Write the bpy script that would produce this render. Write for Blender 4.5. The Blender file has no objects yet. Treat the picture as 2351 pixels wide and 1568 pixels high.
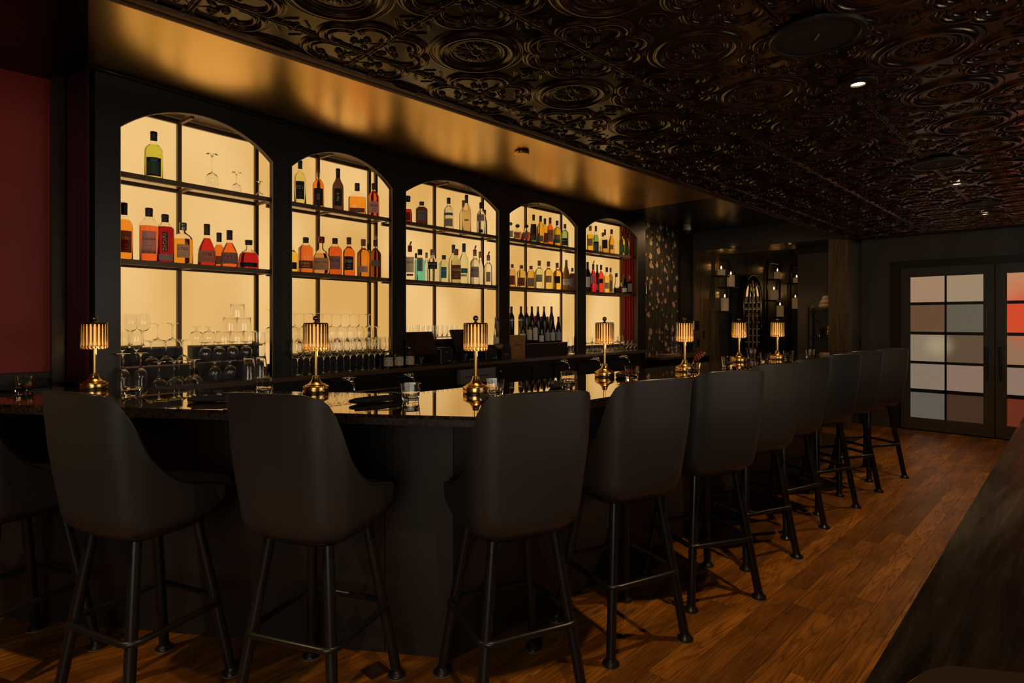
import bpy, math, random
import numpy as np
from mathutils import Vector, Matrix

S = bpy.context.scene
C = S.collection
PI = math.pi
R2 = math.sqrt(2)
random.seed(7)

# ------------------------------------------------------------------ camera
CZ = 1.41                      # eye height
F = 1340.0                     # focal length in pixels of the 2351 wide frame
HY = 737.0                     # horizon row
cam_d = bpy.data.cameras.new('camera')
cam = bpy.data.objects.new('camera', cam_d)
C.objects.link(cam)
cam.location = (0, 0, CZ)
cam.rotation_euler = (PI/2, 0, -PI/4)
cam_d.sensor_width = 36.0
cam_d.lens = 36.0*F/2351
cam_d.shift_y = -(784-HY)/2351
cam_d.clip_start = 0.02
S.camera = cam

# ------------------------------------------------------------------ world, exposure
S.view_settings.view_transform = 'Standard'
S.view_settings.look = 'None'
S.view_settings.gamma = 1
S.view_settings.use_curve_mapping = False
S.view_settings.exposure = 0.0
W = bpy.data.worlds.new('world'); S.world = W
W.use_nodes = True
W.node_tree.nodes['Background'].inputs[0].default_value = (0.9, 0.8, 0.65, 1)
W.node_tree.nodes['Background'].inputs[1].default_value = 0.02
cy = S.cycles
cy.use_denoising = True
cy.max_bounces = 14
cy.diffuse_bounces = 3
cy.glossy_bounces = 5
cy.transmission_bounces = 14
cy.transparent_max_bounces = 8
cy.caustics_reflective = False
cy.caustics_refractive = True
cy.sample_clamp_indirect = 4.0
cy.sample_clamp_direct = 0
cy.blur_glossy = 0.5

def area_light(name, loc, target, sx, sy, power, col):
    d = bpy.data.lights.new(name, 'AREA'); d.shape = 'RECTANGLE'
    d.size = sx; d.size_y = sy; d.energy = power; d.color = col
    o = bpy.data.objects.new(name, d); C.objects.link(o)
    o.location = loc
    o.rotation_euler = (Vector(target)-Vector(loc)).to_track_quat('-Z', 'Y').to_euler()
    return o

# unseen area lights added as dim daylight fill behind and right of the camera
area_light('daylight_fill', (-2.4, -1.6, 1.7), (2.2, 1.4, 1.0), 2.6, 1.6, 52.0, (1.0, 0.88, 0.72))
area_light('daylight_fill', (3.5, -2.8, 1.6), (4.0, 2.0, 1.2), 3.0, 1.4, 34.0, (1.0, 0.86, 0.70))

def spot(loc, power, col=(1.0, 0.60, 0.27), ang=105, blend=.6, size=.025, target=None):
    d = bpy.data.lights.new('spot_lamp', 'SPOT')
    d.energy = power; d.color = col; d.spot_size = math.radians(ang); d.spot_blend = blend
    d.shadow_soft_size = size
    o = bpy.data.objects.new('spot_lamp', d); C.objects.link(o)
    o.location = loc
    if target:
        o.rotation_euler = (Vector(target)-Vector(loc)).to_track_quat('-Z', 'Y').to_euler()
    return o

# ------------------------------------------------------------------ helpers
def ratio(px):
    X = (px-1175.5)/F
    return X
def pt_z(px, Z):                                   # plan position on the sight line of column px at depth Z
    X = ratio(px)*Z
    return (Z+X)/R2, (Z-X)/R2
def pt_h(px, py, z):                               # plan position of a pixel lying at height z
    return pt_z(px, F*(CZ-z)/(py-HY))
def fy(x): return 3.711+.157*x-.0124*x*x           # plan curve of the back bar facade
def on_wall(px, off=0.0):                          # where the sight line meets the facade curve (+ offset behind)
    X = ratio(px); k = (1-X)/(1+X); x = 3.0
    for _ in range(60): x = .5*x+.5*(fy(x)+off)/k
    return x, fy(x)+off
def slope(x): return .157-.0248*x

class MB:
    def __init__(s): s.v = []; s.f = []
    def add(s, vs, fs):
        n = len(s.v); s.v += [tuple(p) for p in vs]; s.f += [tuple(i+n for i in q) for q in fs]; return s
    def box(s, x0, x1, y0, y1, z0, z1, b=0.0):
        if b <= 0:
            return s.add([(x0,y0,z0),(x1,y0,z0),(x1,y1,z0),(x0,y1,z0),(x0,y0,z1),(x1,y0,z1),(x1,y1,z1),(x0,y1,z1)],
                  [(0,3,2,1),(4,5,6,7),(0,1,5,4),(1,2,6,5),(2,3,7,6),(3,0,4,7)])
        P = []
        for z, i in ((z0, b), (z0+b, 0), (z1-b, 0), (z1, b)):
            for (x, y) in ((x0+i+b*(i==0), y0+i),(x1-i-b*(i==0), y0+i),(x1-i, y0+i+b*(i==0)),(x1-i, y1-i-b*(i==0)),(x1-i-b*(i==0), y1-i),(x0+i+b*(i==0), y1-i),(x0+i, y1-i-b*(i==0)),(x0+i, y0+i+b*(i==0))):
                P.append((x, y, z))
        fs = [tuple(range(7,-1,-1)), tuple(range(24,32))]
        for k in range(3):
            for j in range(8):
                a = k*8+j; c = k*8+(j+1)%8
                fs.append((a, c, c+8, a+8))
        return s.add(P, fs)
    def obox(s, a, b, w, z0, z1, side=0.0):        # box along plan segment a-b, width w (to the left of a->b from side)
        d = Vector((b[0]-a[0], b[1]-a[1])); L = d.length; d /= L; n = Vector((-d.y, d.x))
        q = [Vector(a[:2])+n*side, Vector(b[:2])+n*side, Vector(b[:2])+n*(side+w), Vector(a[:2])+n*(side+w)]
        return s.prism([(p.x, p.y) for p in q], z0, z1)
    def prism(s, poly, z0, z1):
        n = len(poly)
        ar = sum(poly[i][0]*poly[(i+1)%n][1]-poly[(i+1)%n][0]*poly[i][1] for i in range(n))
        if ar < 0: poly = poly[::-1]
        vs = [(p[0], p[1], z0) for p in poly]+[(p[0], p[1], z1) for p in poly]
        fs = [tuple(range(n-1,-1,-1)), tuple(range(n, 2*n))]+[(i,(i+1)%n,(i+1)%n+n,i+n) for i in range(n)]
        return s.add(vs, fs)
    def tube(s, pts, r, n=8, closed=False, cap=True):
        pts = [Vector(p) for p in pts]; m = len(pts); rr = r if isinstance(r, (list, tuple)) else [r]*m
        base = len(s.v); up = None
        for i, p in enumerate(pts):
            if closed: t = pts[(i+1)%m]-pts[i-1]
            else: t = pts[min(i+1, m-1)]-pts[max(i-1, 0)]
            t.normalize()
            if up is None:
                up = Vector((0,0,1)) if abs(t.z) < .9 else Vector((1,0,0))
            a = t.cross(up)
            if a.length < 1e-4: a = t.cross(Vector((1,0,0)))
            a.normalize(); up = a.cross(t).normalized()
            for k in range(n):
                an = 2*PI*k/n
                q = p+a*math.cos(an)*rr[i]+up*math.sin(an)*rr[i]
                s.v.append(tuple(q))
        for i in range(m if closed else m-1):
            for k in range(n):
                a0 = base+i*n+k; a1 = base+i*n+(k+1)%n
                b0 = base+((i+1)%m)*n+k; b1 = base+((i+1)%m)*n+(k+1)%n
                s.f.append((a0, a1, b1, b0))
        if not closed and cap:
            s.f.append(tuple(base+k for k in range(n-1,-1,-1)))
            s.f.append(tuple(base+(m-1)*n+k for k in range(n)))
        return s
    def lathe(s, prof, n=20, c=(0,0,0), sx=1.0, sy=1.0, sq=0):   # prof: (r, z) list; sq>0 squares the plan
        base = len(s.v); idx = []
        for (r, z) in prof:
            if r <= 1e-6:
                idx.append([len(s.v)]); s.v.append((c[0], c[1], c[2]+z)); continue
            row = []
            for k in range(n):
                an = 2*PI*k/n; q = 1.0
                if sq:
                    ca, sa = abs(math.cos(an)), abs(math.sin(an)); q = (ca**sq+sa**sq)**(-1.0/sq)
                row.append(len(s.v)); s.v.append((c[0]+r*q*math.cos(an)*sx, c[1]+r*q*math.sin(an)*sy, c[2]+z))
            idx.append(row)
        for i in range(len(idx)-1):
            a, b = idx[i], idx[i+1]
            if len(a) == 1 and len(b) == 1: continue
            for k in range(n):
                k2 = (k+1)%n
                if len(a) == 1: s.f.append((a[0], b[k2], b[k]))
                elif len(b) == 1: s.f.append((a[k], a[k2], b[0]))
                else: s.f.append((a[k], a[k2], b[k2], b[k]))
        return s

_mesh = {}
def me(name, mb, mat, smooth=False, sharp=None):
    m = bpy.data.meshes.new(name); m.from_pydata(mb.v, [], mb.f); m.validate(); m.update()
    if mat: m.materials.append(mat)
    if smooth:
        for p in m.polygons: p.use_smooth = True
        if sharp: m.set_sharp_from_angle(angle=math.radians(sharp))
    return m
def obj(name, mb, mat, parent=None, smooth=False, sharp=None, loc=None, rz=0, label=None):
    m = mb if isinstance(mb, bpy.types.Mesh) else me(name, mb, mat, smooth, sharp)
    o = bpy.data.objects.new(name, m); C.objects.link(o)
    if parent: o.parent = parent
    if loc: o.location = loc
    if rz: o.rotation_euler = (0, 0, rz)
    if label: o['label'] = label
    return o
def tag(o, label, cat, group=None, kind=None):
    o['label'] = label; o['category'] = cat
    if group: o['group'] = group
    if kind: o['kind'] = kind
    return o
def thing(name, label, cat, loc=(0,0,0), rz=0, group=None):
    o = bpy.data.objects.new(name, None); C.objects.link(o); o.empty_display_size = .05
    o.location = loc; o.rotation_euler = (0, 0, rz)
    return tag(o, label, cat, group)
def struct(name, mb, mat, label=None, parent=None, **k):
    o = obj(name, mb, mat, parent, **k)
    if parent is None: o['kind'] = 'structure'
    if label: o['label'] = label
    return o
def sroot(name, label, loc=(0,0,0)):
    o = bpy.data.objects.new(name, None); C.objects.link(o); o.location = loc
    o['kind'] = 'structure'; o['label'] = label; return o
def copy_tree(src, parent=None):
    c = src.copy(); C.objects.link(c)
    if parent: c.parent = parent
    for ch in src.children: copy_tree(ch, c)
    return c
def face_cam(x, y): return math.atan2(y, x)-PI/2       # local -y turned to the camera

# ------------------------------------------------------------------ materials
def mat(name, col=(.5,.5,.5), rough=.5, metal=0.0, spec=.5, trans=0.0, ior=1.45, emis=None, es=0.0, coat=0.0, crough=.05, alpha=1.0):
    m = bpy.data.materials.new(name); m.use_nodes = True
    b = m.node_tree.nodes['Principled BSDF']
    b.inputs['Base Color'].default_value = (*col, 1); b.inputs['Roughness'].default_value = rough
    b.inputs['Metallic'].default_value = metal; b.inputs['Specular IOR Level'].default_value = spec
    b.inputs['Transmission Weight'].default_value = trans; b.inputs['IOR'].default_value = ior
    b.inputs['Coat Weight'].default_value = coat; b.inputs['Coat Roughness'].default_value = crough
    if emis: b.inputs['Emission Color'].default_value = (*emis, 1); b.inputs['Emission Strength'].default_value = es
    return m
def nodes(m): return m.node_tree.nodes, m.node_tree.links, m.node_tree.nodes['Principled BSDF']
def ramp(N, stops):
    r = N.new('ShaderNodeValToRGB'); cr = r.color_ramp
    while len(cr.elements) < len(stops): cr.elements.new(.5)
    for e, (p, c) in zip(cr.elements, stops):
        e.position = p; e.color = (*c, 1)
    return r
def noise(N, L, vec, scale, detail=3, rough=.5, dist=0):
    n = N.new('ShaderNodeTexNoise'); n.inputs['Scale'].default_value = scale; n.inputs['Detail'].default_value = detail
    n.inputs['Roughness'].default_value = rough; n.inputs['Distortion'].default_value = dist
    if vec is not None: L.new(vec, n.inputs['Vector'])
    return n
def mapping(N, L, vec, sc=(1,1,1), loc=(0,0,0)):
    mp = N.new('ShaderNodeMapping'); mp.inputs['Scale'].default_value = sc; mp.inputs['Location'].default_value = loc
    L.new(vec, mp.inputs['Vector']); return mp.outputs[0]
def mixrgb(N, L, a, b, fac, mode='MIX'):
    m = N.new('ShaderNodeMix'); m.data_type = 'RGBA'; m.blend_type = mode
    for s_, k in ((fac, 0), (a, 6), (b, 7)):
        if isinstance(s_, (int, float)): m.inputs[k].default_value = s_
        elif isinstance(s_, tuple): m.inputs[k].default_value = (*s_, 1)
        else: L.new(s_, m.inputs[k])
    return m.outputs[2]
def math_n(N, L, op, a, b=None, c=None):
    m = N.new('ShaderNodeMath'); m.operation = op
    for i, s_ in enumerate((a, b, c)):
        if s_ is None: continue
        if isinstance(s_, (int, float)): m.inputs[i].default_value = s_
        else: L.new(s_, m.inputs[i])
    return m.outputs[0]
def bump(N, L, b, h, st=.2, d=.01):
    n = N.new('ShaderNodeBump'); n.inputs['Strength'].default_value = st; n.inputs['Distance'].default_value = d
    L.new(h, n.inputs['Height']); L.new(n.outputs[0], b.inputs['Normal'])

M = {}
M['black_paint'] = mat('black satin paint', (.012,.011,.0095), .38)
M['bar_panel'] = mat('bar front paint', (.020,.0175,.015), .33)
N, L, b = nodes(M['bar_panel']); tc = N.new('ShaderNodeTexCoord')
n1 = noise(N, L, tc.outputs['Object'], 1.6, 5, .6); r1 = ramp(N, [(.3, (.28,.28,.28)), (.75, (.5,.5,.5))]); L.new(n1.outputs[0], r1.inputs[0]); L.new(r1.outputs[0], b.inputs['Roughness'])
M['wall_dark'] = mat('charcoal wall paint', (.080,.071,.060), .32)
N, L, b = nodes(M['wall_dark']); tc = N.new('ShaderNodeTexCoord')
n1 = noise(N, L, mapping(N, L, tc.outputs['Object'], (3,3,.6)), 2.0, 4); r1 = ramp(N, [(.3, (.22,.22,.22)), (.8, (.42,.42,.42))]); L.new(n1.outputs[0], r1.inputs[0]); L.new(r1.outputs[0], b.inputs['Roughness'])
M['tile'] = mat('black gloss painted pressed tin', (.0055,.0045,.0035), .22, ior=1.95)
M['tile'].node_tree.nodes['Principled BSDF'].inputs['Specular Tint'].default_value = (1,.78,.48,1)
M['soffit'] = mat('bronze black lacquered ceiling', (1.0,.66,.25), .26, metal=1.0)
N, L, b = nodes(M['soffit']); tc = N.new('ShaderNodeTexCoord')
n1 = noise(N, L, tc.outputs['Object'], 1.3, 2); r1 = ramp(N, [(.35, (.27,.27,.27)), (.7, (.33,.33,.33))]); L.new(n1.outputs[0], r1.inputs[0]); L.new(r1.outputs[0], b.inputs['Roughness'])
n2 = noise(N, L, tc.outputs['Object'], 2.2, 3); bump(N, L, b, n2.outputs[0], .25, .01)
M['soffit_unlit'] = mat('ceiling blackened where no reflection shows', (.006,.005,.004), .30)  # same ceiling, blackened to leave out reflections
M['trim_gold'] = mat('bronze edge trim', (.16,.09,.05), .4, metal=.7)
M['red_wall'] = mat('oxblood wall paint', (.30,.022,.014), .5)
M['curtain'] = mat('crimson velvet', (.42,.010,.012), .75)
b = M['curtain'].node_tree.nodes['Principled BSDF']; b.inputs['Sheen Weight'].default_value = .5
M['curtain_dark'] = mat('wine velvet', (.06,.004,.010), .8)
M['leather'] = mat('black brown leather', (.029,.027,.025), .40)
N, L, b = nodes(M['leather']); tc = N.new('ShaderNodeTexCoord')
n1 = noise(N, L, tc.outputs['Object'], 260, 2); bump(N, L, b, n1.outputs[0], .06, .002)
M['piping'] = mat('leather piping', (.012,.010,.009), .30)
M['leg'] = mat('black powder coated steel', (.010,.010,.0095), .32, spec=.5)
M['seat'] = mat('black seat vinyl', (.008,.007,.006), .5, spec=.3)
M['lip'] = mat('arch lip tinted as if lit', (.55,.30,.12), .45)  # light catching the arch edge is put into this colour
M['rubber'] = mat('grey glide', (.16,.15,.14), .5)
M['brass'] = mat('polished brass', (.82,.54,.18), .22, metal=1.0)
M['brass_dark'] = mat('aged brass', (.36,.24,.12), .25, metal=1.0)
M['steel_dark'] = mat('bronze steel shelf frame', (.15,.085,.045), .42, metal=.3)
M['chrome'] = mat('chrome', (.7,.7,.7), .1, metal=1.0)
M['steel'] = mat('brushed steel', (.32,.30,.27), .35, metal=1.0)
M['grey_metal'] = mat('grey coated metal', (.23,.205,.17), .4)
M['glass'] = mat('clear glass', (1,1,1), .0, trans=1.0, ior=1.45)
M['glass_thin'] = mat('thin clear glass', (.97,.94,.88), .0, trans=1.0, ior=1.2)
M['shelf_glass'] = mat('shelf glass', (.98,.93,.82), .02, trans=1.0, ior=1.18)
M['crystal'] = mat('amber crystal rod', (1.0,.74,.40), .02, trans=1.0, ior=1.5)
M['crystal'].node_tree.nodes['Principled BSDF'].inputs['Specular Tint'].default_value = (1,.9,.8,1)
M['bulb'] = mat('lamp core', (1,.8,.5), .5, emis=(1.0,.60,.22), es=1.0)
M['dl_emit'] = mat('downlight lens', (1,1,1), .5, emis=(1.0,.62,.28), es=9.0)
M['flame'] = mat('candle flame', (1,.6,.2), .5, emis=(1.0,.55,.16), es=6.0)
M['wax'] = mat('glowing ivory candle wax', (.70,.56,.38), .5, emis=(1.0,.55,.2), es=.07)
b = M['wax'].node_tree.nodes['Principled BSDF']; b.inputs['Subsurface Weight'].default_value = 0.0
M['mirror'] = mat('mirror glass', (.85,.83,.78), .03, metal=1.0)
M['napkin'] = mat('black linen', (.012,.011,.011), .85)
def matte_twin(k):
    if k+'_matte' not in M:
        src = M[k].node_tree.nodes.get('Diffuse BSDF')
        if src is None: return M[k]
        c = src.inputs[0].default_value; M[k+'_matte'] = mat(M[k].name+' on dark glass', tuple(min(.92, v*1.15) for v in c[:3]), .6)
    return M[k+'_matte']
def paper_mat(name, col, tr=.5):
    m = bpy.data.materials.new(name); m.use_nodes = True
    N, L = m.node_tree.nodes, m.node_tree.links; N.remove(N['Principled BSDF'])
    a = N.new('ShaderNodeBsdfDiffuse'); b_ = N.new('ShaderNodeBsdfTranslucent'); x = N.new('ShaderNodeMixShader')
    a.inputs[0].default_value = (*col, 1); b_.inputs[0].default_value = (*[min(1, c*1.1) for c in col], 1); x.inputs[0].default_value = tr
    L.new(a.outputs[0], x.inputs[1]); L.new(b_.outputs[0], x.inputs[2]); L.new(x.outputs[0], N['Material Output'].inputs[0]); return m
M['label_white'] = paper_mat('paper label', (.80,.72,.68))
M['label_cream'] = paper_mat('cream label', (.75,.60,.40))
M['label_grey'] = paper_mat('grey label', (.42,.40,.42))
M['label_black'] = mat('black label', (.012,.011,.012), .6)
M['label_brown'] = paper_mat('brown label', (.28,.12,.06), .4)
M['label_green'] = paper_mat('green label', (.16,.30,.16), .4)
M['label_blue'] = paper_mat('blue label', (.06,.26,.40), .4)
M['label_red'] = paper_mat('red label', (.60,.05,.03), .4)
M['ink'] = mat('dark print', (.02,.018,.02), .6)
M['ink_gold'] = mat('gold print', (.8,.5,.2), .4, metal=.4)
M['ink_white'] = mat('pale print', (.55,.5,.45), .6)
M['ink_red'] = mat('red print', (.4,.05,.03), .6)
M['plastic'] = mat('black plastic', (.018,.017,.016), .35)
M['screen'] = mat('dark touch screen', (.02,.010,.006), .12, spec=.8)
N, L, b = nodes(M['screen']); tc = N.new('ShaderNodeTexCoord')
n1 = noise(N, L, tc.outputs['Object'], 30, 4, .6); r1 = ramp(N, [(.45, (.010,.006,.004)), (.7, (.05,.024,.012))]); L.new(n1.outputs[0], r1.inputs[0]); L.new(r1.outputs[0], b.inputs['Base Color'])
M['riser'] = mat('near black riser', (.012,.009,.007), .45)
M['riser_edge'] = mat('riser edge', (.30,.17,.08), .4)
M['dark_wood'] = mat('dark stained wood', (.03,.02,.013), .3)
M['crate'] = mat('pine wine crate', (.42,.19,.06), .55)
N, L, b = nodes(M['crate']); tc = N.new('ShaderNodeTexCoord')
n1 = noise(N, L, mapping(N, L, tc.outputs['Object'], (6,6,60)), 3, 4); r1 = ramp(N, [(.3, (.34,.14,.04)), (.7, (.5,.24,.08))]); L.new(n1.outputs[0], r1.inputs[0]); L.new(r1.outputs[0], b.inputs['Base Color'])
M['black_metal'] = mat('black wrought iron', (.012,.012,.011), .4)
M['white_plastic'] = mat('pale grey plastic', (.35,.35,.33), .4)
M['paper'] = mat('menu card', (.40,.26,.16), .7)
M['ceramic_flower'] = mat('pale stone flower', (.50,.36,.27), .7)
M['green_bottle'] = mat('green cap', (.02,.10,.05), .4)

# black polished granite: dark speckled stone under a mirror polish
M['granite'] = m = bpy.data.materials.new('polished black granite'); m.use_nodes = True
N, L = m.node_tree.nodes, m.node_tree.links; N.remove(N['Principled BSDF'])
tc = N.new('ShaderNodeTexCoord'); d = N.new('ShaderNodeBsdfDiffuse'); g = N.new('ShaderNodeBsdfGlossy'); mx = N.new('ShaderNodeMixShader')
n1 = noise(N, L, tc.outputs['Object'], 60, 6, .7); r1 = ramp(N, [(.40, (.004,.003,.003)), (.58, (.03,.018,.010)), (.8, (.11,.07,.04))])
L.new(n1.outputs[0], r1.inputs[0]); L.new(r1.outputs[0], d.inputs[0])
g.inputs['Roughness'].default_value = .02; g.inputs['Color'].default_value = (.93,.86,.76,1)
lw = N.new('ShaderNodeLayerWeight'); lw.inputs[0].default_value = .5
mr = N.new('ShaderNodeMapRange'); L.new(lw.outputs['Facing'], mr.inputs[0])
mr.inputs[1].default_value = .35; mr.inputs[2].default_value = .9; mr.inputs[3].default_value = .06; mr.inputs[4].default_value = .86
L.new(mr.outputs[0], mx.inputs[0]); L.new(d.outputs[0], mx.inputs[1]); L.new(g.outputs[0], mx.inputs[2]); L.new(mx.outputs[0], N['Material Output'].inputs[0])
M['granite_edge'] = mat('granite edge', (.05,.035,.03), .3)
N, L, b = nodes(M['granite_edge']); tc = N.new('ShaderNodeTexCoord')
n1 = noise(N, L, tc.outputs['Object'], 90, 5, .7); r1 = ramp(N, [(.4, (.008,.006,.005)), (.62, (.032,.023,.019)), (.8, (.08,.06,.05))]); L.new(n1.outputs[0], r1.inputs[0]); L.new(r1.outputs[0], b.inputs['Base Color'])
M['back_counter'] = mat('brown black stone back counter', (.12,.062,.026), .28, spec=.9, coat=.6, crough=.08)

# back lit amber panels
M['panel'] = m = bpy.data.materials.new('back lit amber panel'); m.use_nodes = True
N, L = m.node_tree.nodes, m.node_tree.links; N.remove(N['Principled BSDF'])
tc = N.new('ShaderNodeTexCoord'); e = N.new('ShaderNodeEmission')
n1 = noise(N, L, mapping(N, L, tc.outputs['Object'], (1.6,1.6,.9)), 1.0, 1); r1 = ramp(N, [(.35, (.70,.385,.105)), (.65, (.90,.575,.23))])
L.new(n1.outputs[0], r1.inputs[0]); L.new(r1.outputs[0], e.inputs[0]); e.inputs[1].default_value = 1.0
L.new(e.outputs[0], N['Material Output'].inputs[0])

# oak planks
M['oak'] = m = mat('stained oak plank', (.3,.12,.04), .38, spec=.5)
N, L, b = nodes(m); tc = N.new('ShaderNodeTexCoord'); oi = N.new('ShaderNodeObjectInfo')
rnd = oi.outputs['Random']
cmb = N.new('ShaderNodeCombineXYZ'); L.new(math_n(N, L, 'MULTIPLY', rnd, 37.0), cmb.inputs[0]); L.new(math_n(N, L, 'MULTIPLY', rnd, 91.0), cmb.inputs[1]); L.new(math_n(N, L, 'MULTIPLY', rnd, 13.0), cmb.inputs[2])
va = N.new('ShaderNodeVectorMath'); va.operation = 'ADD'; L.new(tc.outputs['Object'], va.inputs[0]); L.new(cmb.outputs[0], va.inputs[1])
big = noise(N, L, mapping(N, L, va.outputs[0], (.85, 11, 1)), 1.0, 1.6, .45)
bands = math_n(N, L, 'FRACT', math_n(N, L, 'MULTIPLY', big.outputs[0], 17.0))
rb = ramp(N, [(0.0, (.12,.10,.09)), (.16, (.9,.9,.9)), (.6, (1,1,1)), (1.0, (.22,.2,.18))]); L.new(bands, rb.inputs[0])
fine = noise(N, L, mapping(N, L, va.outputs[0], (5, 260, 1)), 1.0, 3, .6)
rf = ramp(N, [(.38, (.38,.36,.34)), (.58, (1,1,1))]); L.new(fine.outputs[0], rf.inputs[0])
tone = ramp(N, [(0, (.20,.078,.010)), (.5, (.33,.130,.015)), (1, (.50,.205,.027))]); L.new(rnd, tone.inputs[0])
c1 = mixrgb(N, L, tone.outputs[0], rb.outputs[0], math_n(N, L, 'ADD', .25, math_n(N, L, 'MULTIPLY', rnd, .5)), 'MULTIPLY'); c2 = mixrgb(N, L, c1, rf.outputs[0], .6, 'MULTIPLY')
stn = noise(N, L, mapping(N, L, tc.outputs['Object'], (1,3,1)), 2.5, 3); rs = ramp(N, [(.32, (.30,.27,.25)), (.58, (1,1,1))]); L.new(stn.outputs[0], rs.inputs[0])
c3 = mixrgb(N, L, c2, rs.outputs[0], .7, 'MULTIPLY')
L.new(c3, b.inputs['Base Color']); bump(N, L, b, fine.outputs[0], .15, .002)

# dark grained wood of the booth top
M['booth'] = m = mat('dark grained booth wood', (.02,.014,.009), .30, spec=.6)
N, L, b = nodes(m); tc = N.new('ShaderNodeTexCoord')
n1 = noise(N, L, mapping(N, L, tc.outputs['Object'], (1.2, 14, 3)), 2.2, 6, .62, .4)
r1 = ramp(N, [(.40, (.003,.002,.0015)), (.60, (.010,.007,.0045)), (.75, (.030,.021,.013))]); L.new(n1.outputs[0], r1.inputs[0]); L.new(r1.outputs[0], b.inputs['Base Color'])
r2 = ramp(N, [(.35, (.25,.25,.25)), (.65, (.45,.45,.45))]); L.new(n1.outputs[0], r2.inputs[0]); L.new(r2.outputs[0], b.inputs['Roughness']); bump(N, L, b, n1.outputs[0], .2, .004)
M['column_wood'] = m = mat('brown stained column wood', (.08,.045,.022), .28, spec=.6)
N, L, b = nodes(m); tc = N.new('ShaderNodeTexCoord')
n1 = noise(N, L, mapping(N, L, tc.outputs['Object'], (14, 14, 1.2)), 2.0, 5, .6, .5)
r1 = ramp(N, [(.35, (.075,.045,.022)), (.7, (.20,.12,.055))]); L.new(n1.outputs[0], r1.inputs[0]); L.new(r1.outputs[0], b.inputs['Base Color']); bump(N, L, b, n1.outputs[0], .12, .004)

# door panes: frosted glass with hall light and a red glow painted into its emission
M['pane'] = m = mat('frosted lit pane', (.02,.016,.014), .45)
N, L, b = nodes(m); tc = N.new('ShaderNodeTexCoord'); geo = N.new('ShaderNodeNewGeometry'); oi = N.new('ShaderNodeObjectInfo')
n1 = noise(N, L, geo.outputs['Position'], 1.1, 1)
sep = N.new('ShaderNodeSeparateXYZ'); L.new(geo.outputs['Position'], sep.inputs[0])
def blob(cy_, cz_, rad):
    dy = math_n(N, L, 'SUBTRACT', sep.outputs[1], cy_); dz = math_n(N, L, 'SUBTRACT', sep.outputs[2], cz_)
    dd = math_n(N, L, 'SQRT', math_n(N, L, 'ADD', math_n(N, L, 'MULTIPLY', dy, dy), math_n(N, L, 'MULTIPLY', dz, dz)))
    mr = N.new('ShaderNodeMapRange'); mr.interpolation_type = 'SMOOTHSTEP'; L.new(dd, mr.inputs[0]); mr.inputs[1].default_value = rad; mr.inputs[2].default_value = 0.0; return mr.outputs[0]
c = mixrgb(N, L, oi.outputs['Color'], (.80,.07,.02), blob(.50, 1.50, .50))
c = mixrgb(N, L, c, (.42,.34,.20), blob(1.42, 1.10, .22))
L.new(c, b.inputs['Emission Color']); b.inputs['Emission Strength'].default_value = .80

# botanical wall paper: tulips scattered on near black
M['wallpaper'] = m = mat('dark tulip wallpaper', (.02,.02,.02), .5)
N, L, b = nodes(m); tc = N.new('ShaderNodeTexCoord')
def flowers(scale, seedloc, rad_, cols, stems=False):
    v = N.new('ShaderNodeTexVoronoi'); v.voronoi_dimensions = '2D'; v.inputs['Scale'].default_value = 1.0; v.inputs['Randomness'].default_value = .62
    sp = N.new('ShaderNodeSeparateXYZ'); L.new(tc.outputs['Object'], sp.inputs[0]); cb = N.new('ShaderNodeCombineXYZ')
    L.new(math_n(N, L, 'ADD', math_n(N, L, 'MULTIPLY', sp.outputs[0], scale*.80), seedloc), cb.inputs[0])
    L.new(math_n(N, L, 'MULTIPLY', sp.outputs[2], scale), cb.inputs[1])
    L.new(cb.outputs[0], v.inputs['Vector'])
    df = N.new('ShaderNodeVectorMath'); df.operation = 'SUBTRACT'; L.new(cb.outputs[0], df.inputs[0]); L.new(v.outputs['Position'], df.inputs[1])
    s2 = N.new('ShaderNodeSeparateXYZ'); L.new(df.outputs[0], s2.inputs[0])
    sp2 = N.new('ShaderNodeSeparateXYZ'); L.new(v.outputs['Color'], sp2.inputs[0])
    dx = math_n(N, L, 'MULTIPLY', s2.outputs[0], 1.45); dy = s2.outputs[1]
    rr = math_n(N, L, 'SQRT', math_n(N, L, 'ADD', math_n(N, L, 'MULTIPLY', dx, dx), math_n(N, L, 'MULTIPLY', dy, dy)))
    th = math_n(N, L, 'ARCTAN2', dy, dx)
    tw = math_n(N, L, 'MULTIPLY', math_n(N, L, 'SUBTRACT', sp2.outputs[1], .5), 1.2)
    pet = math_n(N, L, 'ABSOLUTE', math_n(N, L, 'COSINE', math_n(N, L, 'MULTIPLY', math_n(N, L, 'SUBTRACT', math_n(N, L, 'ADD', th, tw), PI/2), 1.5)))
    up = math_n(N, L, 'MULTIPLY', math_n(N, L, 'MULTIPLY', math_n(N, L, 'SUBTRACT', 1.0, pet), math_n(N, L, 'GREATER_THAN', dy, 0.0)), .62)
    bound = math_n(N, L, 'MULTIPLY', math_n(N, L, 'SUBTRACT', .92, up), math_n(N, L, 'MULTIPLY', rad_, math_n(N, L, 'ADD', .65, math_n(N, L, 'MULTIPLY', sp2.outputs[2], .5))))
    m1 = math_n(N, L, 'LESS_THAN', rr, bound)
    r = ramp(N, cols); r.color_ramp.interpolation = 'CONSTANT'; L.new(sp2.outputs[0], r.inputs[0])
    shade = noise(N, L, mapping(N, L, tc.outputs['Object'], (70,70,22)), 1, 2); rs_ = ramp(N, [(.3, (.40,.36,.33)), (.65, (1,1,1))]); L.new(shade.outputs[0], rs_.inputs[0])
    col = mixrgb(N, L, r.outputs[0], rs_.outputs[0], .8, 'MULTIPLY')
    return m1, col
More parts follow.
